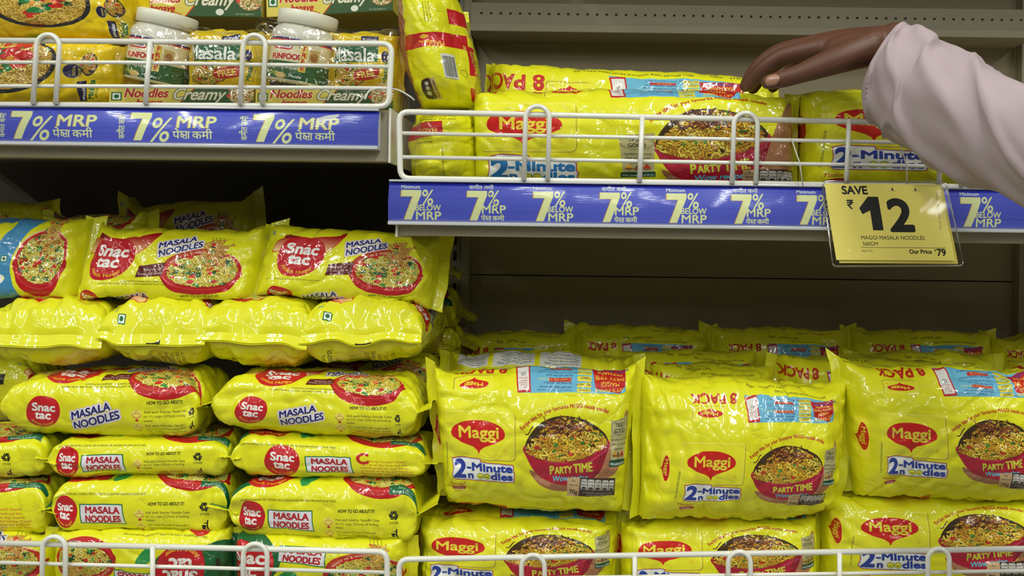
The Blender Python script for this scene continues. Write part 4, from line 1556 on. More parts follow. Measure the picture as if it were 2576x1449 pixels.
# ---------------------------------------------------------------- printed price strips
def strip(label, x0, x1, ztop_, zbot, img, ends=None):
    r = empty('price_strip', ((x0 + x1) / 2, 0, zbot))
    tag(r, label, 'price strip')
    lo = r.location
    w, h = x1 - x0, ztop_ - zbot
    # gently bowed printed card
    n = 12
    V, F, uv = [], [], []
    for i in range(n + 1):
        t = i / n
        y = -.004 - .0035 * math.sin(math.pi * t) + .004 * t
        for s in (0, 1):
            V.append((x0 + w * s - lo.x, y - lo.y, zbot + h * t - lo.z))
            uv.append((s, t))
    for i in range(n):
        F.append((2 * i, 2 * i + 1, 2 * i + 3, 2 * i + 2))
    m = printed('strip_print', img, .32, .8)
    nt = m.node_tree
    # brushed streaks along the plastic cover
    tc = nt.nodes.new('ShaderNodeTexCoord')
    mp = nt.nodes.new('ShaderNodeMapping')
    mp.inputs['Scale'].default_value = (3, 1, 900)
    nz = nt.nodes.new('ShaderNodeTexNoise')
    nz.inputs['Scale'].default_value = 1
    bm = nt.nodes.new('ShaderNodeBump')
    bm.inputs['Strength'].default_value = .12
    bm.inputs['Distance'].default_value = .001
    nt.links.new(tc.outputs['Object'], mp.inputs[0])
    nt.links.new(mp.outputs[0], nz.inputs['Vector'])
    nt.links.new(nz.outputs['Fac'], bm.inputs['Height'])
    b = nt.nodes['Principled BSDF']
    nt.links.new(bm.outputs['Normal'], b.inputs['Normal'])
    nt.links.new(bm.outputs['Normal'], b.inputs['Coat Normal'])
    o = link('printed_card', mesh('printed_card', V, F, m, True, uv), r)
    sol = o.modifiers.new('s', 'SOLIDIFY')
    sol.thickness = .0006
    sol.offset = 1
    boxes('holder', [(x0 - lo.x, x1 - lo.x, -.0085, .011, -.0035, .0005), (x0 - lo.x, x1 - lo.x, .004, .0112, 0, h + .003),
                     (x0 - lo.x, x1 - lo.x, -.004, .011, h + .0005, h + .003)], M_HOLD, parent=r, bevel=.0008)
    return r


strip('short blue price strip with large 7% lettering, on the upper left shelf edge', X_(-70), X_(950), Z_(475, 275), Z_(475, 364), build_strip(True))
strip('long blue price strip with repeated 7% below MRP lettering, on the upper right shelf edge', X_(978), X_(978) + 1680 * DIST / FPX, Z_(1600, 466), Z_(1600, 566), build_strip(False))


# ---------------------------------------------------------------- wire fences
def fence(label, frame, rails, hoops, ups, zbot=None, group='white wire fences along the shelf fronts'):
    c = P(*frame[len(frame) // 2], 0)
    r = empty('wire_fence', c)
    tag(r, label, 'wire fence', group)
    sub = lambda pts: [Vector(p) - c for p in pts]
    k = DIST / FPX

    def bent(px, y):
        p = [P(a, b, y) for a, b in px]
        out = [p[0]]
        for i in range(1, len(p) - 1):
            out += [Vector(v) for v in corner(p[i - 1], p[i], p[i + 1], .012)]
        out.append(p[-1])
        return sub(out)
    tube('frame', [bent(frame, 0)], .0035, M_WIRE, r, 12)
    for q in rails:
        tube('rail', [bent(q, .001)], .0024, M_WIRE, r)
    for (x0, x1, yt, xb0, xb1, yb) in hoops:
        rad = (x1 - x0) / 2
        px = [(xb0, yb)] + [((x0 + x1) / 2 - rad * math.cos(t), yt + rad - rad * math.sin(t)) for t in np.linspace(0, math.pi, 13)] + [(xb1, yb)]
        tube('hoop', [sub([P(a, b, -.0052) for a, b in px])], .0030, M_WIRE, r)
    for (xt, yt, xb, yb) in ups:
        tube('upright', [sub([P(xt, yt, -.0048), P(xb, yb, -.0048)])], .0030, M_WIRE, r)
    return r


fence('white wire fence in front of the jars and cartons, upper left', [(-200, 100), (986, 110), (978, 268), (-200, 262)],
      [[(-200, 157), (300, 157), (983, 168)], [(-200, 216), (300, 217), (980, 222)]],
      [(92, 150, 87, 83, 140, 262), (612, 668, 88, 604, 660, 264)], [(378, 102, 366, 262)])
fence('white wire fence below the reaching hand, upper right', [(2700, 318), (1004, 281), (1007, 449), (2700, 474)],
      [[(1006, 335), (2700, 366)], [(1007, 395), (2700, 424)]],
      [(1322, 1382, 267, 1318, 1378, 454), (1846, 1906, 284, 1842, 1902, 462), (2366, 2424, 301, 2362, 2420, 468)],
      [(1616, 291, 1609, 458), (2136, 300, 2129, 464)])
fence('white wire fence at the bottom left, before the small packs', [(-200, 1362), (974, 1388), (974, 1560), (-200, 1548)],
      [[(-200, 1410), (974, 1440)], [(-200, 1470), (974, 1498)]],
      [(107, 165, 1350, 105, 163, 1554), (612, 672, 1368, 610, 670, 1560)], [(384, 1374, 384, 1556)])
fence('white wire fence at the bottom right, before the big packs', [(2700, 1378), (1004, 1407), (1004, 1572), (2700, 1554)],
      [[(1004, 1460), (2700, 1434)], [(1004, 1516), (2700, 1492)]],
      [(1312, 1370, 1396, 1312, 1370, 1570), (1832, 1888, 1388, 1832, 1888, 1566), (2334, 2388, 1380, 2334, 2388, 1562)],
      [(1597, 1400, 1597, 1568), (2112, 1390, 2112, 1562)])

# ---------------------------------------------------------------- wrapper prints
for s, crk in ((build_eight(), (.45, .0016)), (build_family(), (.4, .0016)), (build_snack('snack_a', 'tilted', True), (.45, .0014)),
               (build_snack('snack_b', 'tilted', False), (.45, .0014)), (build_snack('snack_c', 'sign', 'howto'), (.4, .0014)),
               (build_snack('snack_d', 'sign', 'crunch'), (.4, .0014)), (build_blue(), (.4, .0014)), (build_jones(), (.5, .0018)),
               (build_small(), (.5, .0014)), (build_standing(), (.5, .0016)), (build_lower_side(), (.45, .0016))):
    MATS[s.key] = printed('wrap_' + s.key, s.art.image('wrap_' + s.key), .46, .9, (crk[0] * 1.7, crk[1]))

# ---------------------------------------------------------------- lower left stack of small packs
G1 = 'small noodle packs stacked on the lower left shelf'
# top layer, faces leaning to the aisle
pack('blue and white banded pack at the left edge, top layer of the left stack', 'blueband', [(-260, 560), (182, 556), (166, 745), (-260, 735)], .075, .06,
     fu=(50, 508), fv=(-8, 190), lean=.25, seed=2, group=G1, ear=(.12, .06))
pack('small pack with red corner whose left end is crumpled, middle of the top layer', 'snack_b', [(196, 578), (640, 584), (616, 756), (168, 748)], .07, .065,
     fu=(72, 500), fv=(4, 196), lean=.3, seed=3, group=G1, ear=(.30, .05), finbend=(0, .2), sag=(4, -3), fin=.022)
pack('small pack with round red emblem and brown calcium label, right end of the top layer', 'snack_a', [(650, 574), (1100, 596), (1078, 768), (626, 738)], .07, .065,
     fu=(34, 502), fv=(6, 204), lean=.3, seed=14, group=G1, ear=(.10, .16), finbend=(0, .2), sag=(2, -4), fin=.013)
# second layer, ends to the aisle
for lab, sh, q, o, sd, fb in (
        ('pack lying end-on with sloping sealed edge, leftmost of the second layer', 'snack_b', [(-50, 752), (248, 758), (250, 916), (-40, 912)], 'endr', 4, 1.3),
        ('pack lying end-on with black square on its seal, second from left in its layer', 'snack_b', [(245, 752), (520, 748), (505, 918), (262, 910)], 'end', 15, 1.1),
        ('pack lying end-on with bowl rim on top, third from left in its layer', 'snack_a', [(503, 750), (772, 748), (762, 932), (508, 918)], 'endr', 6, 1.2),
        ('pack lying end-on with green square mark, right end of the second layer', 'snack_a', [(768, 752), (1062, 758), (1046, 906), (764, 918)], 'end', 27, 1.0)):
    pack(lab, sh, q, .052, .215, o, tap=.042, ear=(.05, .05), fin=.007, fu=(30, 530), seed=sd, group=G1, finbend=(fb, fb), wr=1.3, sag=(-4, 2), puff=.004, sq=4)
# third layer
pack('pack sagging to the left with tilted blue lettering, left one of the third layer', 'snack_b', [(12, 948), (500, 940), (502, 1106), (0, 1094)], .045, .12, 'up',
     fu=(4, 458), fv=(138, 282), seed=8, group=G1, ear=(.1, .1), tap=.03, sag=(6, 2), finbend=(.2, -.2), sq=4)
pack('pack tilted down to the right with tilted blue lettering, right one of the third layer', 'snack_b', [(548, 944), (1046, 962), (1054, 1114), (520, 1076)], .04, .12, 'up',
     fu=(-2, 506), fv=(128, 284), seed=9, group=G1, ear=(.1, .1), tap=.03, sag=(4, 2), finbend=(.4, -.3), sq=4)
pack('pack with red flame corner at the left edge, behind the third layer', 'snack_a', [(-320, 908), (92, 908), (80, 1060), (-320, 1060)], .19, .10, 'up',
     fu=(-460, 60), fv=(60, 210), seed=10, group=G1)
# fourth layer
pack('pack end with recycling mark at the left edge, fourth layer', 'snack_c', [(-340, 1104), (112, 1102), (120, 1208), (-340, 1206)], .045, .12, 'up',
     fu=(20, 520), fv=(184, 300), seed=11, group=G1, tap=.02)
pack('pack with white masala sign and cooking steps, middle of the fourth layer', 'snack_c', [(126, 1108), (576, 1104), (578, 1202), (126, 1204)], .045, .12, 'up',
     fu=(-2, 500), fv=(186, 298), seed=12, group=G1, tap=.02, sag=(0, -2))
pack('pack with white masala sign and red paragraph, right end of the fourth layer', 'snack_d', [(584, 1094), (1068, 1120), (1076, 1210), (586, 1204)], .042, .12, 'up',
     fu=(6, 492), fv=(180, 300), seed=13, group=G1, tap=.02)
# fifth layer
pack('pack end with red paragraph at the left edge, fifth layer', 'snack_d', [(-340, 1212), (118, 1214), (118, 1350), (-340, 1348)], .042, .12, 'up',
     fu=(70, 500), fv=(170, 310), seed=16, group=G1, tap=.02)
pack('pack with white masala sign, narrowed red emblem, middle of the fifth layer', 'snack_c', [(132, 1208), (574, 1204), (576, 1352), (140, 1342)], .04, .12, 'up',
     fu=(22, 478), fv=(166, 310), seed=17, group=G1, tap=.022)
pack('pack with white masala sign and wide folded right seal, right end of the fifth layer', 'snack_c', [(582, 1212), (1050, 1214), (1052, 1372), (578, 1350)], .036, .12, 'up',
     fu=(-6, 476), fv=(156, 306), seed=18, group=G1, tap=.024, fin=.026, finbend=(0, -.5), ear=(.1, .12))
# bottom layer behind the fence
pack('brown-labelled pack behind the fence at the bottom left corner', 'snack_a', [(-340, 1358), (106, 1360), (106, deck(106, zll + .006, 0.025)), (-340, deck(-340, zll + .006, 0.025))], .025, .06,
     fu=(20, 466), fv=(48, 244), seed=19, group=G1)
pack('upside-down pack with inverted red emblem behind the bottom left fence', 'snack_c', [(116, 1352), (566, 1352), (566, deck(566, zll + .006, 0.025)), (116, deck(116, zll + .006, 0.025))], .025, .06,
     fu=(490, -46), fv=(186, -20), seed=20, group=G1)
pack('green-ended pack with tilted white sign behind the bottom left fence', 'snack_c', [(578, 1366), (1012, 1372), (1012, deck(1012, zll + .006, 0.025)), (578, deck(578, zll + .006, 0.025))], .025, .06,
     fu=(54, 462), fv=(28, 214), seed=21, group=G1)
# packs further back
pack('yellow pack tucked behind the crumpled end, second row at the top left', 'snack_b', [(110, 548), (352, 552), (352, 745), (110, 745)], .19, .06,
     fu=(250, 500), fv=(150, 350), seed=22, group=G1, ear=(.2, .1))
pack('shaded pack lying in the dark at the back of the left stack top', 'snack_a', [(300, 520), (622, 510), (640, 745), (300, 745)], .28, .06,
     fu=(96, 470), fv=(2, 236), seed=23, group=G1, ear=(.25, .1))
pack('barely lit pack deep in the upper left dark gap', 'snack_b', [(-200, 512), (104, 514), (104, 745), (-200, 745)], .3, .06,
     fu=(200, 500), fv=(0, 200), seed=24, group=G1)
for lab, q, y, sh, fv, sd in (
        ('pack end showing right of the top layer, topmost of the back column', [(860, 618), (1112, 616), (1118, 728), (860, 728)], .19, 'snack_b', (200, 312), 31),
        ('pack end with torn red flash in the back column, second from top', [(900, 740), (1146, 738), (1150, 822), (900, 822)], .29, 'snack_d', (140, 250), 32),
        ('pack end with red paragraph text in the back column, third from top', [(900, 824), (1158, 824), (1160, 900), (900, 900)], .29, 'snack_d', (200, 312), 33),
        ('pack end with red flame corner low in the back column', [(800, 908), (1098, 906), (1108, 990), (800, 990)], .19, 'snack_a', (40, 180), 34)):
    pack(lab, sh, q, y, .07, 'up', fu=(60, 500), fv=fv, seed=sd, group=G1, tap=.02, fin=.022, finbend=(0, .4), ear=(.2, .2), wr=1.3)

# ---------------------------------------------------------------- lower right pile of big packs
G2 = 'big noodle packs piled on the lower right shelf'
pack('big pack with upright square emblem, leftmost of the front top tier', 'eight', [(1078, 950), (1604, 954), (1570, 1304), (1108, 1268)], .024, .10,
     fu=(-6, 522), fv=(8, 322), seed=41, group=G2, fin=.011, sq=3.6, ear=(.17, .03), tap=.02, sag=(3, -4), finbend=(.2, .1), puff=.010)
pack('big pack showing a badge on its left end, middle of the front tier', 'eight', [(1622, 984), (2152, 998), (2122, 1308), (1612, 1314)], .022, .10,
     fu=(-92, 530), fv=(-55, 306), seed=42, group=G2, fin=.011, sq=3.4, ear=(.2, .05), tap=.042, sag=(-4, -2), finbend=(-.4, .2), puff=.010, wr=1.2)
pack('big pack with crumpled upper left end, rightmost of the front top tier', 'eight', [(2136, 940), (2660, 958), (2660, 1272), (2168, 1252)], .03, .10,
     fu=(-32, 520), fv=(-16, 318), seed=43, group=G2, fin=.011, sq=3.6, ear=(.22, .05), tap=.05, sag=(2, -3), finbend=(.2, 0), puff=.010, wr=1.2)
pack('big pack behind the bottom fence under the leftmost front pack', 'eight', [(1040, 1306), (1556, 1318), (1552, deck(1552, zll + .006, 0.045)), (1040, deck(1040, zll + .006, 0.045))], .045, .11,
     fu=(4, 522), fv=(58, 332), seed=44, group=G2, ear=(.04, .05), tap=.03, sag=(4, 0))
pack('big pack behind the bottom fence under the middle front pack', 'eight', [(1562, 1330), (2074, 1322), (2076, deck(2076, zll + .006, 0.045)), (1562, deck(1562, zll + .006, 0.045))], .045, .11,
     fu=(8, 522), fv=(62, 330), seed=45, group=G2, ear=(.04, .05), tap=.03, sag=(-6, 0))
pack('big pack behind the bottom fence under the rightmost front pack', 'eight', [(2086, 1266), (2640, 1272), (2640, deck(2640, zll + .006, 0.045)), (2086, deck(2086, zll + .006, 0.045))], .045, .11,
     fu=(-38, 518), fv=(72, 380), seed=46, group=G2, ear=(.05, .05), tap=.03)
pack('big pack turned over with white cooking panels, behind the leftmost front pack', 'eight', [(1120, 908), (1596, 916), (1590, 1160), (1120, 1160)], .16, .10,
     fu=(20, 540), fv=(742, 1010), seed=47, group=G2, ear=(.1, .05), wr=1.3, sag=(-8, 0), sq=4)
pack('big pack with tilted phone panel, second row behind the middle front pack', 'eight', [(1640, 938), (1962, 942), (1962, 1180), (1640, 1180)], .16, .10,
     fu=(150, 530), fv=(-78, 160), seed=48, group=G2, wr=1.2, sag=(-5, 0), sq=4)
pack('big pack with phone panel, second row behind the rightmost front pack', 'eight', [(1970, 916), (2400, 930), (2400, 1180), (1970, 1180)], .165, .10,
     fu=(90, 540), fv=(-78, 160), seed=49, group=G2, wr=1.2, sag=(-6, 0), sq=4)
pack('big pack with blue panel, third row at left over the cooking panels', 'eight', [(1560, 898), (1910, 902), (1910, 1120), (1560, 1120)], .275, .07,
     fu=(70, 500), fv=(-80, 150), seed=50, group=G2, wr=1.2, sag=(-4, 0), sq=4)
pack('big pack third row at right with picture of a bowl low on its face', 'eight', [(2160, 900), (2520, 908), (2520, 1120), (2160, 1120)], .275, .07,
     fu=(40, 560), fv=(-90, 200), seed=51, group=G2, wr=1.2, sag=(-6, 0), sq=4)
for lab, q, fu, fv, sd in (
        ('shaded big pack against the back panel, first from left in the rear row', [(1120, 852), (1450, 856), (1450, 1080), (1120, 1080)], (20, 525), (-100, 200), 52),
        ('shaded big pack against the back panel, second from left in the rear row', [(1446, 838), (1786, 846), (1786, 1080), (1446, 1080)], (20, 560), (-100, 200), 53),
        ('shaded big pack against the back panel, third from left in the rear row', [(1792, 840), (2144, 844), (2144, 1080), (1792, 1080)], (0, 530), (-104, 200), 54),
        ('shaded big pack against the back panel, fourth from left in the rear row', [(2154, 848), (2506, 856), (2506, 1080), (2154, 1080)], (0, 530), (-90, 200), 55),
        ('shaded big pack against the back panel at the right picture edge', [(2514, 862), (2860, 868), (2860, 1080), (2514, 1080)], (40, 560), (-100, 200), 56)):
    pack(lab, 'eight', q, .352, .072, fu=fu, fv=fv, seed=sd, group=G2, wr=1.3, sag=(-7, 0), sq=3.6, ear=(.16, .05), tap=.035)
pack('sideways pack with masala lettering wedged low between the two piles', 'eight', [(1086, 1216), (1300, 1216), (1300, 1320), (1086, 1320)], .155, .08,
     fu=(-10, 220), fv=(262, 380), seed=57, group=G2)

# ---------------------------------------------------------------- upper right shelf
G3 = 'big noodle packs on the upper right shelf'
pack('long pack with red emblem and bowl of noodles, front of upper right shelf', 'family', [(1180, 226), (2012, 234), (2012, deck(2012, zru + .010, 0.03)), (1184, deck(1184, zru + .010, 0.03))], .03, .10,
     fu=(-2, 838), fv=(0, 266), seed=61, group=G3, ear=(.05, .05), tap=.025, puff=.008, fin=.008)
pack('long pack with upside-down 8 PACK lettering, behind the front long pack', 'family', [(1226, 154), (1960, 190), (1960, deck(1960, zru + .006, 0.135)), (1226, deck(1226, zru + .006, 0.135))], .135, .10,
     fu=(40, 774), fv=(-98, 190), seed=62, group=G3, ear=(.04, .04), tap=.03, sag=(4, 0), fin=.008, wr=.8)
pack('puffy pack at right of the upper right shelf, partly behind the sleeve', 'eight', [(2030, 228), (2700, 250), (2700, deck(2700, zru + .010, 0.034)), (2024, deck(2024, zru + .010, 0.034))], .034, .11,
     fu=(-4, 470), fv=(70, 312), seed=63, group=G3, ear=(.05, .05), tap=.04, puff=.012)
pack('narrow-sided pack standing low at the left end of the upper right shelf', 'lowside', [(1030, 268), (1174, 262), (1176, deck(1176, zru + .006, 0.026)), (1036, deck(1036, zru + .006, 0.026))], .026, .12, 'vert',
     fu=(20, 285), fv=(0, 160), seed=64, group=G3, ear=(.06, .06), tap=.03, sq=3.2, puff=.012, fin=.006)
pack('leaning pack with barcode and red band, left end of upper right shelf', 'standing', [(990, -60), (1118, -60), (1180, 262), (1046, 262)], .035, .10, 'vert',
     fu=(30, 358), fv=(-14, 164), seed=65, group=G3, ear=(.08, .08), tap=.04, sq=3.4, puff=.014, fin=.012)
pack('pack showing only red patches, squeezed behind the leaning barcode pack', 'standing', [(1110, 40), (1170, 40), (1226, deck(1226, zru + .006, 0.15)), (1130, deck(1130, zru + .006, 0.15))], .15, .08, 'vert',
     fu=(0, 280), fv=(150, 270), seed=66, group=G3, ear=(.05, .05), tap=.03, sq=3.4)

# ---------------------------------------------------------------- upper left shelf
G4 = 'broad noodle packs on the upper left shelf'
pack('broad yellow pack with pan of noodles, lying upper at the far left', 'pan', [(-140, -70), (300, -60), (318, 96), (-140, 92)], .035, .08,
     fu=(-72, 420), fv=(-20, 262), seed=71, group=G4, ear=(.12, .12), lean=-.1, sag=(0, -6))
pack('broad yellow pack behind the fence, lower at the far left', 'pan', [(-220, 104), (286, 102), (272, deck(272, zlu + .006, 0.022)), (-220, deck(-220, zlu + .006, 0.022))], .022, .08,
     fu=(-24, 474), fv=(44, 270), seed=72, group=G4, ear=(.1, .06))


def carton(label, q, Yf, dep, parent=None, up=None):
    """flat printed box; q = pixels of its front face"""
    Q = [P(a, b, Yf) for a, b in q]
    c = sum(Q, Vector()) / 4
    off = Vector((0, dep, up or 0))
    pts = Q + [v + off for v in Q]
    bm = bmesh.new()
    vs = [bm.verts.new(p - c) for p in pts]
    uvl = bm.loops.layers.uv.new('wrap')
    fs = [(3, 2, 1, 0), (4, 5, 6, 7), (0, 1, 5, 4), (2, 3, 7, 6), (1, 2, 6, 5), (3, 0, 4, 7)]
    for k, f in enumerate(fs):
        fc = bm.faces.new([vs[i] for i in f])
        fc.material_index = 0 if k == 0 else 1
        if k == 0:
            for l, u in zip(fc.loops, ((0, 0), (1, 0), (1, 1), (0, 1))):
                l[uvl].uv = u
    bmesh.ops.recalc_face_normals(bm, faces=bm.faces)
    bmesh.ops.bevel(bm, geom=list(bm.edges), offset=.0012, segments=2, affect='EDGES', profile=.5)
    me = bpy.data.meshes.new('carton')
    bm.to_mesh(me)
    bm.free()
    me.materials.append(M_CARTON)
    me.materials.append(M_CARD_SIDE)
    o = link('carton', me, parent, c if parent is None else c - parent.location)
    if label:
        tag(o, label, 'carton', 'flat printed cartons at the top of the upper left shelf')
    return o


M_CARTON = printed('carton_print', build_carton(), .35, .4)
M_LABEL = printed('jar_label_print', build_jar_label(), .35, .5)


def lathe(prof, n=48, m0=0):
    V, F = [], []
    for r, z in prof:
        for k in range(n):
            a = 2 * math.pi * k / n
            V.append((r * math.cos(a), r * math.sin(a), z))
    for i in range(len(prof) - 1):
        for k in range(n):
            F.append((i * n + k, i * n + (k + 1) % n, (i + 1) * n + (k + 1) % n, (i + 1) * n + k))
    F.append(tuple(range(n))[::-1])
    F.append(tuple((len(prof) - 1) * n + k for k in range(n)))
    return V, F


def jar(parent, px, py_bot, py_top, Y, tilt):
    base = P(px, py_bot, Y)
    H = P(px, py_top, Y).z - base.z
    k = H / .093
    prof = [(.036, 0), (.0410, .001), (.0418, .003), (.0418, .012), (.0418, .030), (.0418, .054), (.0425, .057), (.0428, .060), (.0415, .066), (.037, .0715), (.034, .0735), (.033, .078)]
    prof = [(r * k * .98, z * k) for r, z in prof]
    V, F = lathe(prof)
    o = link('jar', mesh('jar', V, F, M_JAR), parent)
    o.location = base - parent.location
    o.rotation_euler = (R(3), R(tilt), 0)
    # printed label
    n = 60
    V, uv = [], []
    for s in range(n + 1):
        a = 2 * math.pi * s / n + math.pi / 2
        for z, v in ((.004, 0), (.0555, 1)):
            V.append((.0423 * k * .98 * math.cos(a), .0423 * k * .98 * math.sin(a), z * k))
            uv.append((s / n, v))
    F = [(2 * s, 2 * s + 2, 2 * s + 3, 2 * s + 1) for s in range(n)]
    link('label', mesh('label', V, F, M_LABEL, True, uv), o)
    # ribbed screw lid
    n = 120
    V, F = [], []
    pr = [(.0355, .0755), (.0372, .0765), (.0372, .0915), (.0362, .0928), (.034, .0932), (.033, .0926), (.012, .0926)]
    for r, z in pr:
        for q in range(n):
            a = 2 * math.pi * q / n
            rr = r + (.0004 if q % 2 and .036 < r else 0)
            V.append((rr * k * math.cos(a), rr * k * math.sin(a), z * k))
    for i in range(len(pr) - 1):
        for q in range(n):
            F.append((i * n + q, i * n + (q + 1) % n, (i + 1) * n + (q + 1) % n, (i + 1) * n + q))
    F.append(tuple(range(n))[::-1])
    F.append(tuple((len(pr) - 1) * n + q for q in range(n)))
    link('lid', mesh('lid', V, F, M_LID, True), o)
    return o


def bundle(label, dx, Y, seed):
    c = P(460 + dx, 276, Y + .05)
    r = empty('mayonnaise_bundle', c)
    tag(r, label, 'grocery bundle', 'film-wrapped jar bundles on the upper left shelf')
    s = dx / 358 * 4
    carton(None, [(274 + dx * 1.03, 212 + s), (640 + dx * .985, 214 + s), (636 + dx * .985, 276), (272 + dx * 1.03, 274)], Y + .006, .10, r)
    jar(r, 392 + dx, 212 + s, 34 + s * .5, Y + .056, 11 if dx == 0 else 9)
    q = [(472 + dx, 78 + s), (652 + dx * .96, 84 + s), (648 + dx * .96, 214 + s), (468 + dx, 214 + s)]
    o = pack(None, 'small', q, Y + .02, .05, fu=(-6, 180), fv=(-6, 146), seed=seed, ear=(.12, .05), tap=.018, fin=.008, name='noodle_packet', nx=56, nt=84)
    o.parent = r
    o.location = o.location - c
    f = pack(None, None, [(262 + dx, 30 + s), (662 + dx * .97, 62 + s), (656 + dx * .97, 278), (262 + dx, 276)], Y - .001, .112, body_only=M_FILM, fin=0, tap=.02, seed=seed + 3,
             ear=(0, 0), wr=1.4, puff=.002, sq=7, name='shrink_film', sag=(14, 0), nx=70, nt=90)
    f.parent = r
    f.location = f.location - c
    return r


bundle('film-wrapped white jar, masala packet and carton, beside the broad yellow pack', 0, .026, 81)
bundle('film-wrapped white jar, masala packet and carton, at the right end of the shelf', 358, .026, 82)
carton('flat creamy carton above the middle jar, at the top picture edge', [(312, -28), (660, -30), (658, 44), (310, 40)], .135, .10)
carton('flat creamy carton above the right-hand jar, at the top picture edge', [(668, -30), (990, -42), (988, 28), (670, 44)], .135, .10)


# ---------------------------------------------------------------- hanging price card
def price_card():
    q = [P(2074, 462, -.014), P(2366, 464, -.014), P(2402, 656, -.024), P(2104, 654, -.024)]
    s = [P(2068, 456, -.013), P(2378, 458, -.013), P(2424, 668, -.025), P(2094, 670, -.025)]
    c = sum(q, Vector()) / 4
    r = empty('price_card', c)
    tag(r, 'yellow save 12 price card in a clear sleeve, hanging on the long blue strip', 'price card')
    m = printed('card_print', build_card(), .5, .1)

    def sheet(nm, Q, dy, mt, bow, n=14, uvs=True, par=r):
        V, uv, F = [], [], []
        for j in range(n + 1):
            for i in range(n + 1):
                a, b = i / n, j / n
                p = (Q[3] * (1 - a) + Q[2] * a) * (1 - b) + (Q[0] * (1 - a) + Q[1] * a) * b
                y = dy + bow * (math.sin(math.pi * a) * math.sin(math.pi * b)) + .0015 * math.sin(5 * a + 3 * b)
                V.append((p - c + Vector((0, y, 0))))
                uv.append((a, b))
        for j in range(n):
            for i in range(n):
                k = j * (n + 1) + i
                F.append((k, k + 1, k + n + 2, k + n + 1))
        return link(nm, mesh(nm, V, F, mt, True, uv), par)
    sheet('card', q, 0, m, -.002)
    o = sheet('card', [v + Vector((.004, 0, -.0035)) for v in q], .0015, mat('card_back_paper', (232, 214, 96), .6), -.002)
    o.name = 'spare_card'
    sheet('sleeve', s, -.0032, M_SLEEVE, -.0012)
    # welded rim of the sleeve
    rim = []
    for k in range(4):
        rim += corner(s[k - 1], s[k], s[(k + 1) % 4], .006)
    rim.append(rim[0])
    V, F = tube_data([[Vector(v) - c + Vector((0, -.0015, 0)) for v in rim]], .0011, 6)
    link('rim', mesh('rim', V, F, M_CLEAR), r)
    for a, b in (((1992, 352), (2020, 470)), ((2266, 366), (2282, 470))):
        p0, p1 = P(*a, -.007), P(*b, -.012)
        mid = (p0 + p1) / 2 + Vector((.002, -.004, 0))
        tube('loop', [[p0 - c + Vector((0, .012, .004)), p0 - c, mid - c, p1 - c]], .0008, M_STRING, r, 6)
    return r


M_CLEAR = clear_film('clear_plastic_rim', .5, .1, .0005, 1, .9)
price_card()

# nylon tie from the left fence over to the leaning pack
pts = smooth([(918, 250), (930, 228), (960, 222), (1000, 226), (1030, 242), (1042, 252)], 6, False)
o = tube('cable_tie', [[P(a, b, -.008 + .02 * i / len(pts)) for i, (a, b) in enumerate(pts)]], .0011, M_STRING, None, 8)
cc = P(980, 226, 0)
o.data.transform(Matrix.Translation(-cc))
o.location = cc
tag(o, 'thin white nylon tie curling from the left fence end', 'cable tie')


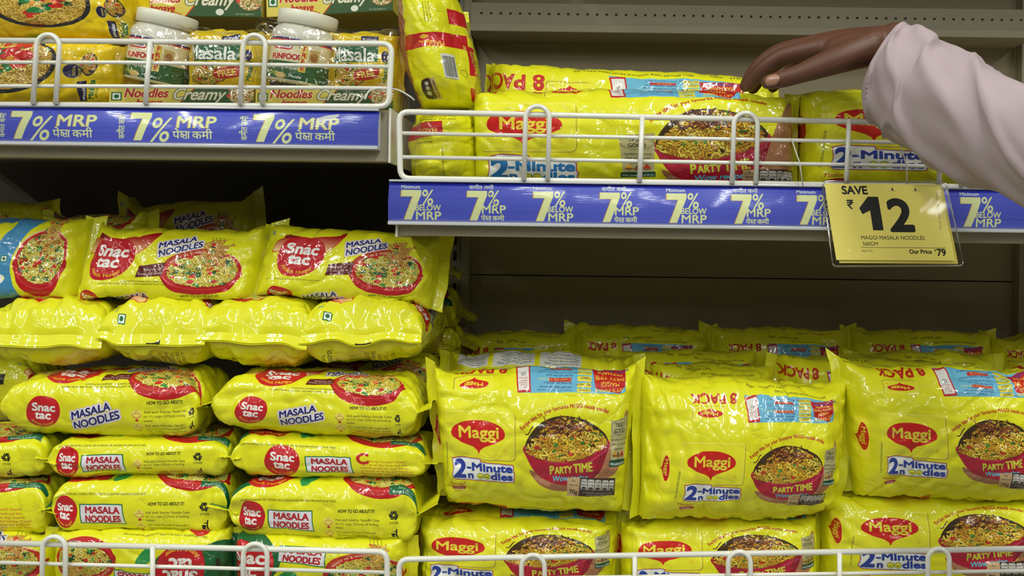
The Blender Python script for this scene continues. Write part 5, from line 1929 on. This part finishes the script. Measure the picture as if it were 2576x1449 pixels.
# ---------------------------------------------------------------- the reaching arm
def person():
    def J(px, py, Y): return np.array(P(px, py, Y))
    chains = []
    W = J(2252, 108, -.045)
    arm = [(J(3500, 950, -.62), .046), (J(2880, 545, -.36), .036), (J(2665, 414, -.26), .035), (J(2535, 341, -.20), .033), (J(2430, 280, -.15), .031), (J(2345, 208, -.10), .0285), (J(2292, 145, -.065), .0255), (W, .0240)]
    chains.append(arm)
    mc = {'i': J(2046, 124, -.018), 'm': J(2034, 117, .005), 'r': J(2048, 124, .027), 'p': J(2078, 140, .046)}
    for k, rr in (('i', .0130), ('m', .0128), ('r', .0125), ('p', .0118)):
        mid = W * .45 + mc[k] * .55 + np.array([0, 0, .003])
        chains.append([(W + (mc[k] - W) * .06, .0215), (mid, .0165), (mc[k], rr)])
    chains.append([(J(2200, 118, -.045), .022), (J(2120, 128, -.036), .019), (J(2085, 130, -.022), .015)])
    fin = {'i': [(1966, 143, -.002, .0108), (1915, 178, .010, .0096), (1886, 214, .024, .0082)],
           'm': [(1958, 132, .026, .0106), (1904, 172, .040, .0095), (1876, 216, .052, .0080)],
           'r': [(1972, 146, .050, .0102), (1920, 186, .064, .0092), (1894, 222, .076, .0078)],
           'p': [(2012, 164, .068, .0090), (1968, 196, .082, .0082), (1944, 220, .092, .0070)]}
    for k, l in fin.items():
        r0 = {'i': .0128, 'm': .0126, 'r': .0122, 'p': .0112}[k]
        chains.append([(mc[k], r0)] + [(J(a, b, y), r) for a, b, y, r in l])
    chains.append([(J(2190, 122, -.048), .0215), (J(2108, 150, -.052), .0165), (J(2010, 186, -.046), .0112), (J(1966, 199, -.040), .0104), (J(1932, 207, -.034), .0085)])
    V, F = [], []
    for ch in chains:
        # resample with smooth radius
        pts = smooth([tuple(p) for p, r in ch], 10, False)
        rad = np.interp(np.linspace(0, len(ch) - 1, len(pts)), range(len(ch)), [r for p, r in ch])
        # rounded ends
        def cap(p, d, r):
            return [(p + d * r * math.sin(t), max(r * math.cos(t), 1e-4)) for t in np.linspace(0, math.pi / 2, 6)[1:]]
        d0 = (pts[0] - pts[1]) / np.linalg.norm(pts[0] - pts[1])
        d1 = (pts[-1] - pts[-2]) / np.linalg.norm(pts[-1] - pts[-2])
        full = cap(pts[0], d0, rad[0])[::-1] + list(zip(pts, rad)) + cap(pts[-1], d1, rad[-1])
        v, f = tube_data([[p for p, r in full]], [r for p, r in full], 16)
        b = len(V)
        V += v
        F += [tuple(i + b for i in q) for q in f]
    c = Vector(W)
    V = [np.array(v) - np.array(c) for v in V]
    me = mesh('person', V, F, M_SKIN)
    o = link('person', me)
    rm = o.modifiers.new('r', 'REMESH')
    rm.mode = 'VOXEL'
    rm.voxel_size = .0018
    sm = o.modifiers.new('s', 'SMOOTH')
    sm.factor = .6
    sm.iterations = 5
    dg = bpy.context.evaluated_depsgraph_get()
    me2 = bpy.data.meshes.new_from_object(o.evaluated_get(dg))
    o.modifiers.clear()
    o.data = me2
    me2.materials.clear()
    me2.materials.append(M_SKIN)
    me2.polygons.foreach_set('use_smooth', np.ones(len(me2.polygons), bool))
    o.location = c
    tag(o, 'person reaching in from the right with brown hand and pale sleeve, touching a pack', 'person')
    # thumb nail
    n = []
    p0, p1 = J(1962, 199, -.0507), J(1926, 206, -.0430)
    ax = (p1 - p0)
    up = np.array([0, 0, 1.0])
    V, F = [], []
    for i in range(9):
        s = i / 8
        hw = .0062 * math.sqrt(max(.05, 1 - (2 * s - 1) ** 4))
        for j in range(7):
            t = j / 6 * 2 - 1
            q = p0 + ax * s + up * (hw * t + .0008) + np.array([0, .0034 * t * t + .0006 * (2 * s - 1) ** 2, 0])
            V.append(q - np.array(c))
    for i in range(8):
        for j in range(6):
            a = i * 7 + j
            F.append((a, a + 1, a + 8, a + 7))
    nl = link('thumb_nail', mesh('thumb_nail', V, F, M_NAIL), o)
    so = nl.modifiers.new('s', 'SOLIDIFY')
    so.thickness = .0012
    so.offset = 0
    # sleeve
    rings = [((2290, 60), (2166, 252), -.062, .048), ((2312, 74), (2178, 285), -.068, .050), ((2350, 92), (2206, 322), -.080, .052), ((2410, 122), (2268, 366), -.10, .054),
             ((2490, 155), (2370, 424), -.15, .056), ((2580, 196), (2490, 486), -.20, .058), ((2700, 262), (2630, 566), -.26, .060), ((2900, 390), (2860, 700), -.36, .062), ((3300, 640), (3260, 940), -.54, .068), ((3640, 840), (3600, 1170), -.70, .074)]
    tops = smooth([tuple(P(*a, y)) for a, b, y, d in rings], 8, False)
    bots = smooth([tuple(P(*b, y)) for a, b, y, d in rings], 8, False)
    dr = np.interp(np.linspace(0, len(rings) - 1, len(tops)), range(len(rings)), [d for *_, d in rings])
    n = 72
    V, F = [], []
    for i in range(len(tops)):
        m = (tops[i] + bots[i]) / 2
        u = (tops[i] - bots[i]) / 2
        ax = (tops[min(i + 1, len(tops) - 1)] + bots[min(i + 1, len(tops) - 1)]) / 2 - (tops[max(i - 1, 0)] + bots[max(i - 1, 0)]) / 2
        ax /= np.linalg.norm(ax)
        w_ = np.cross(ax, u)
        w_ /= np.linalg.norm(w_)
        for k in range(n):
            a = 2 * math.pi * k / n
            V.append(m + u * math.cos(a) + w_ * dr[i] * math.sin(a))
    V = np.array(V)
    s_ = np.repeat(np.arange(len(tops)), n)
    ang = np.tile(np.arange(n), len(tops)) * 2 * math.pi / n
    ctr = np.repeat((tops + bots) / 2, n, 0)
    rd = V - ctr
    rl = np.linalg.norm(rd, axis=1)[:, None]
    fold = ridge(np.stack([s_ * .10 + np.cos(ang) * 1.4, np.cos(ang) * 1.1 + s_ * .05, np.sin(ang) * 1.5], 1), 5) * .009 + vnoise(np.stack([s_ * .09, np.cos(ang) * 1.6, np.sin(ang) * 1.6], 1), 8) * .006
    fold = fold * np.clip(s_ / 6, .25, 1)
    V = V + rd / rl * (fold[:, None] - .003)
    for i in range(len(tops) - 1):
        for k in range(n):
            F.append((i * n + k, i * n + (k + 1) % n, (i + 1) * n + (k + 1) % n, (i + 1) * n + k))
    sl = link('sleeve', mesh('sleeve', V - np.array(c), F, M_CLOTH), o)
    so = sl.modifiers.new('s', 'SOLIDIFY')
    so.thickness = .0016
    so.offset = -1
    sl['label'] = 'pale pinkish cotton sleeve'


person()
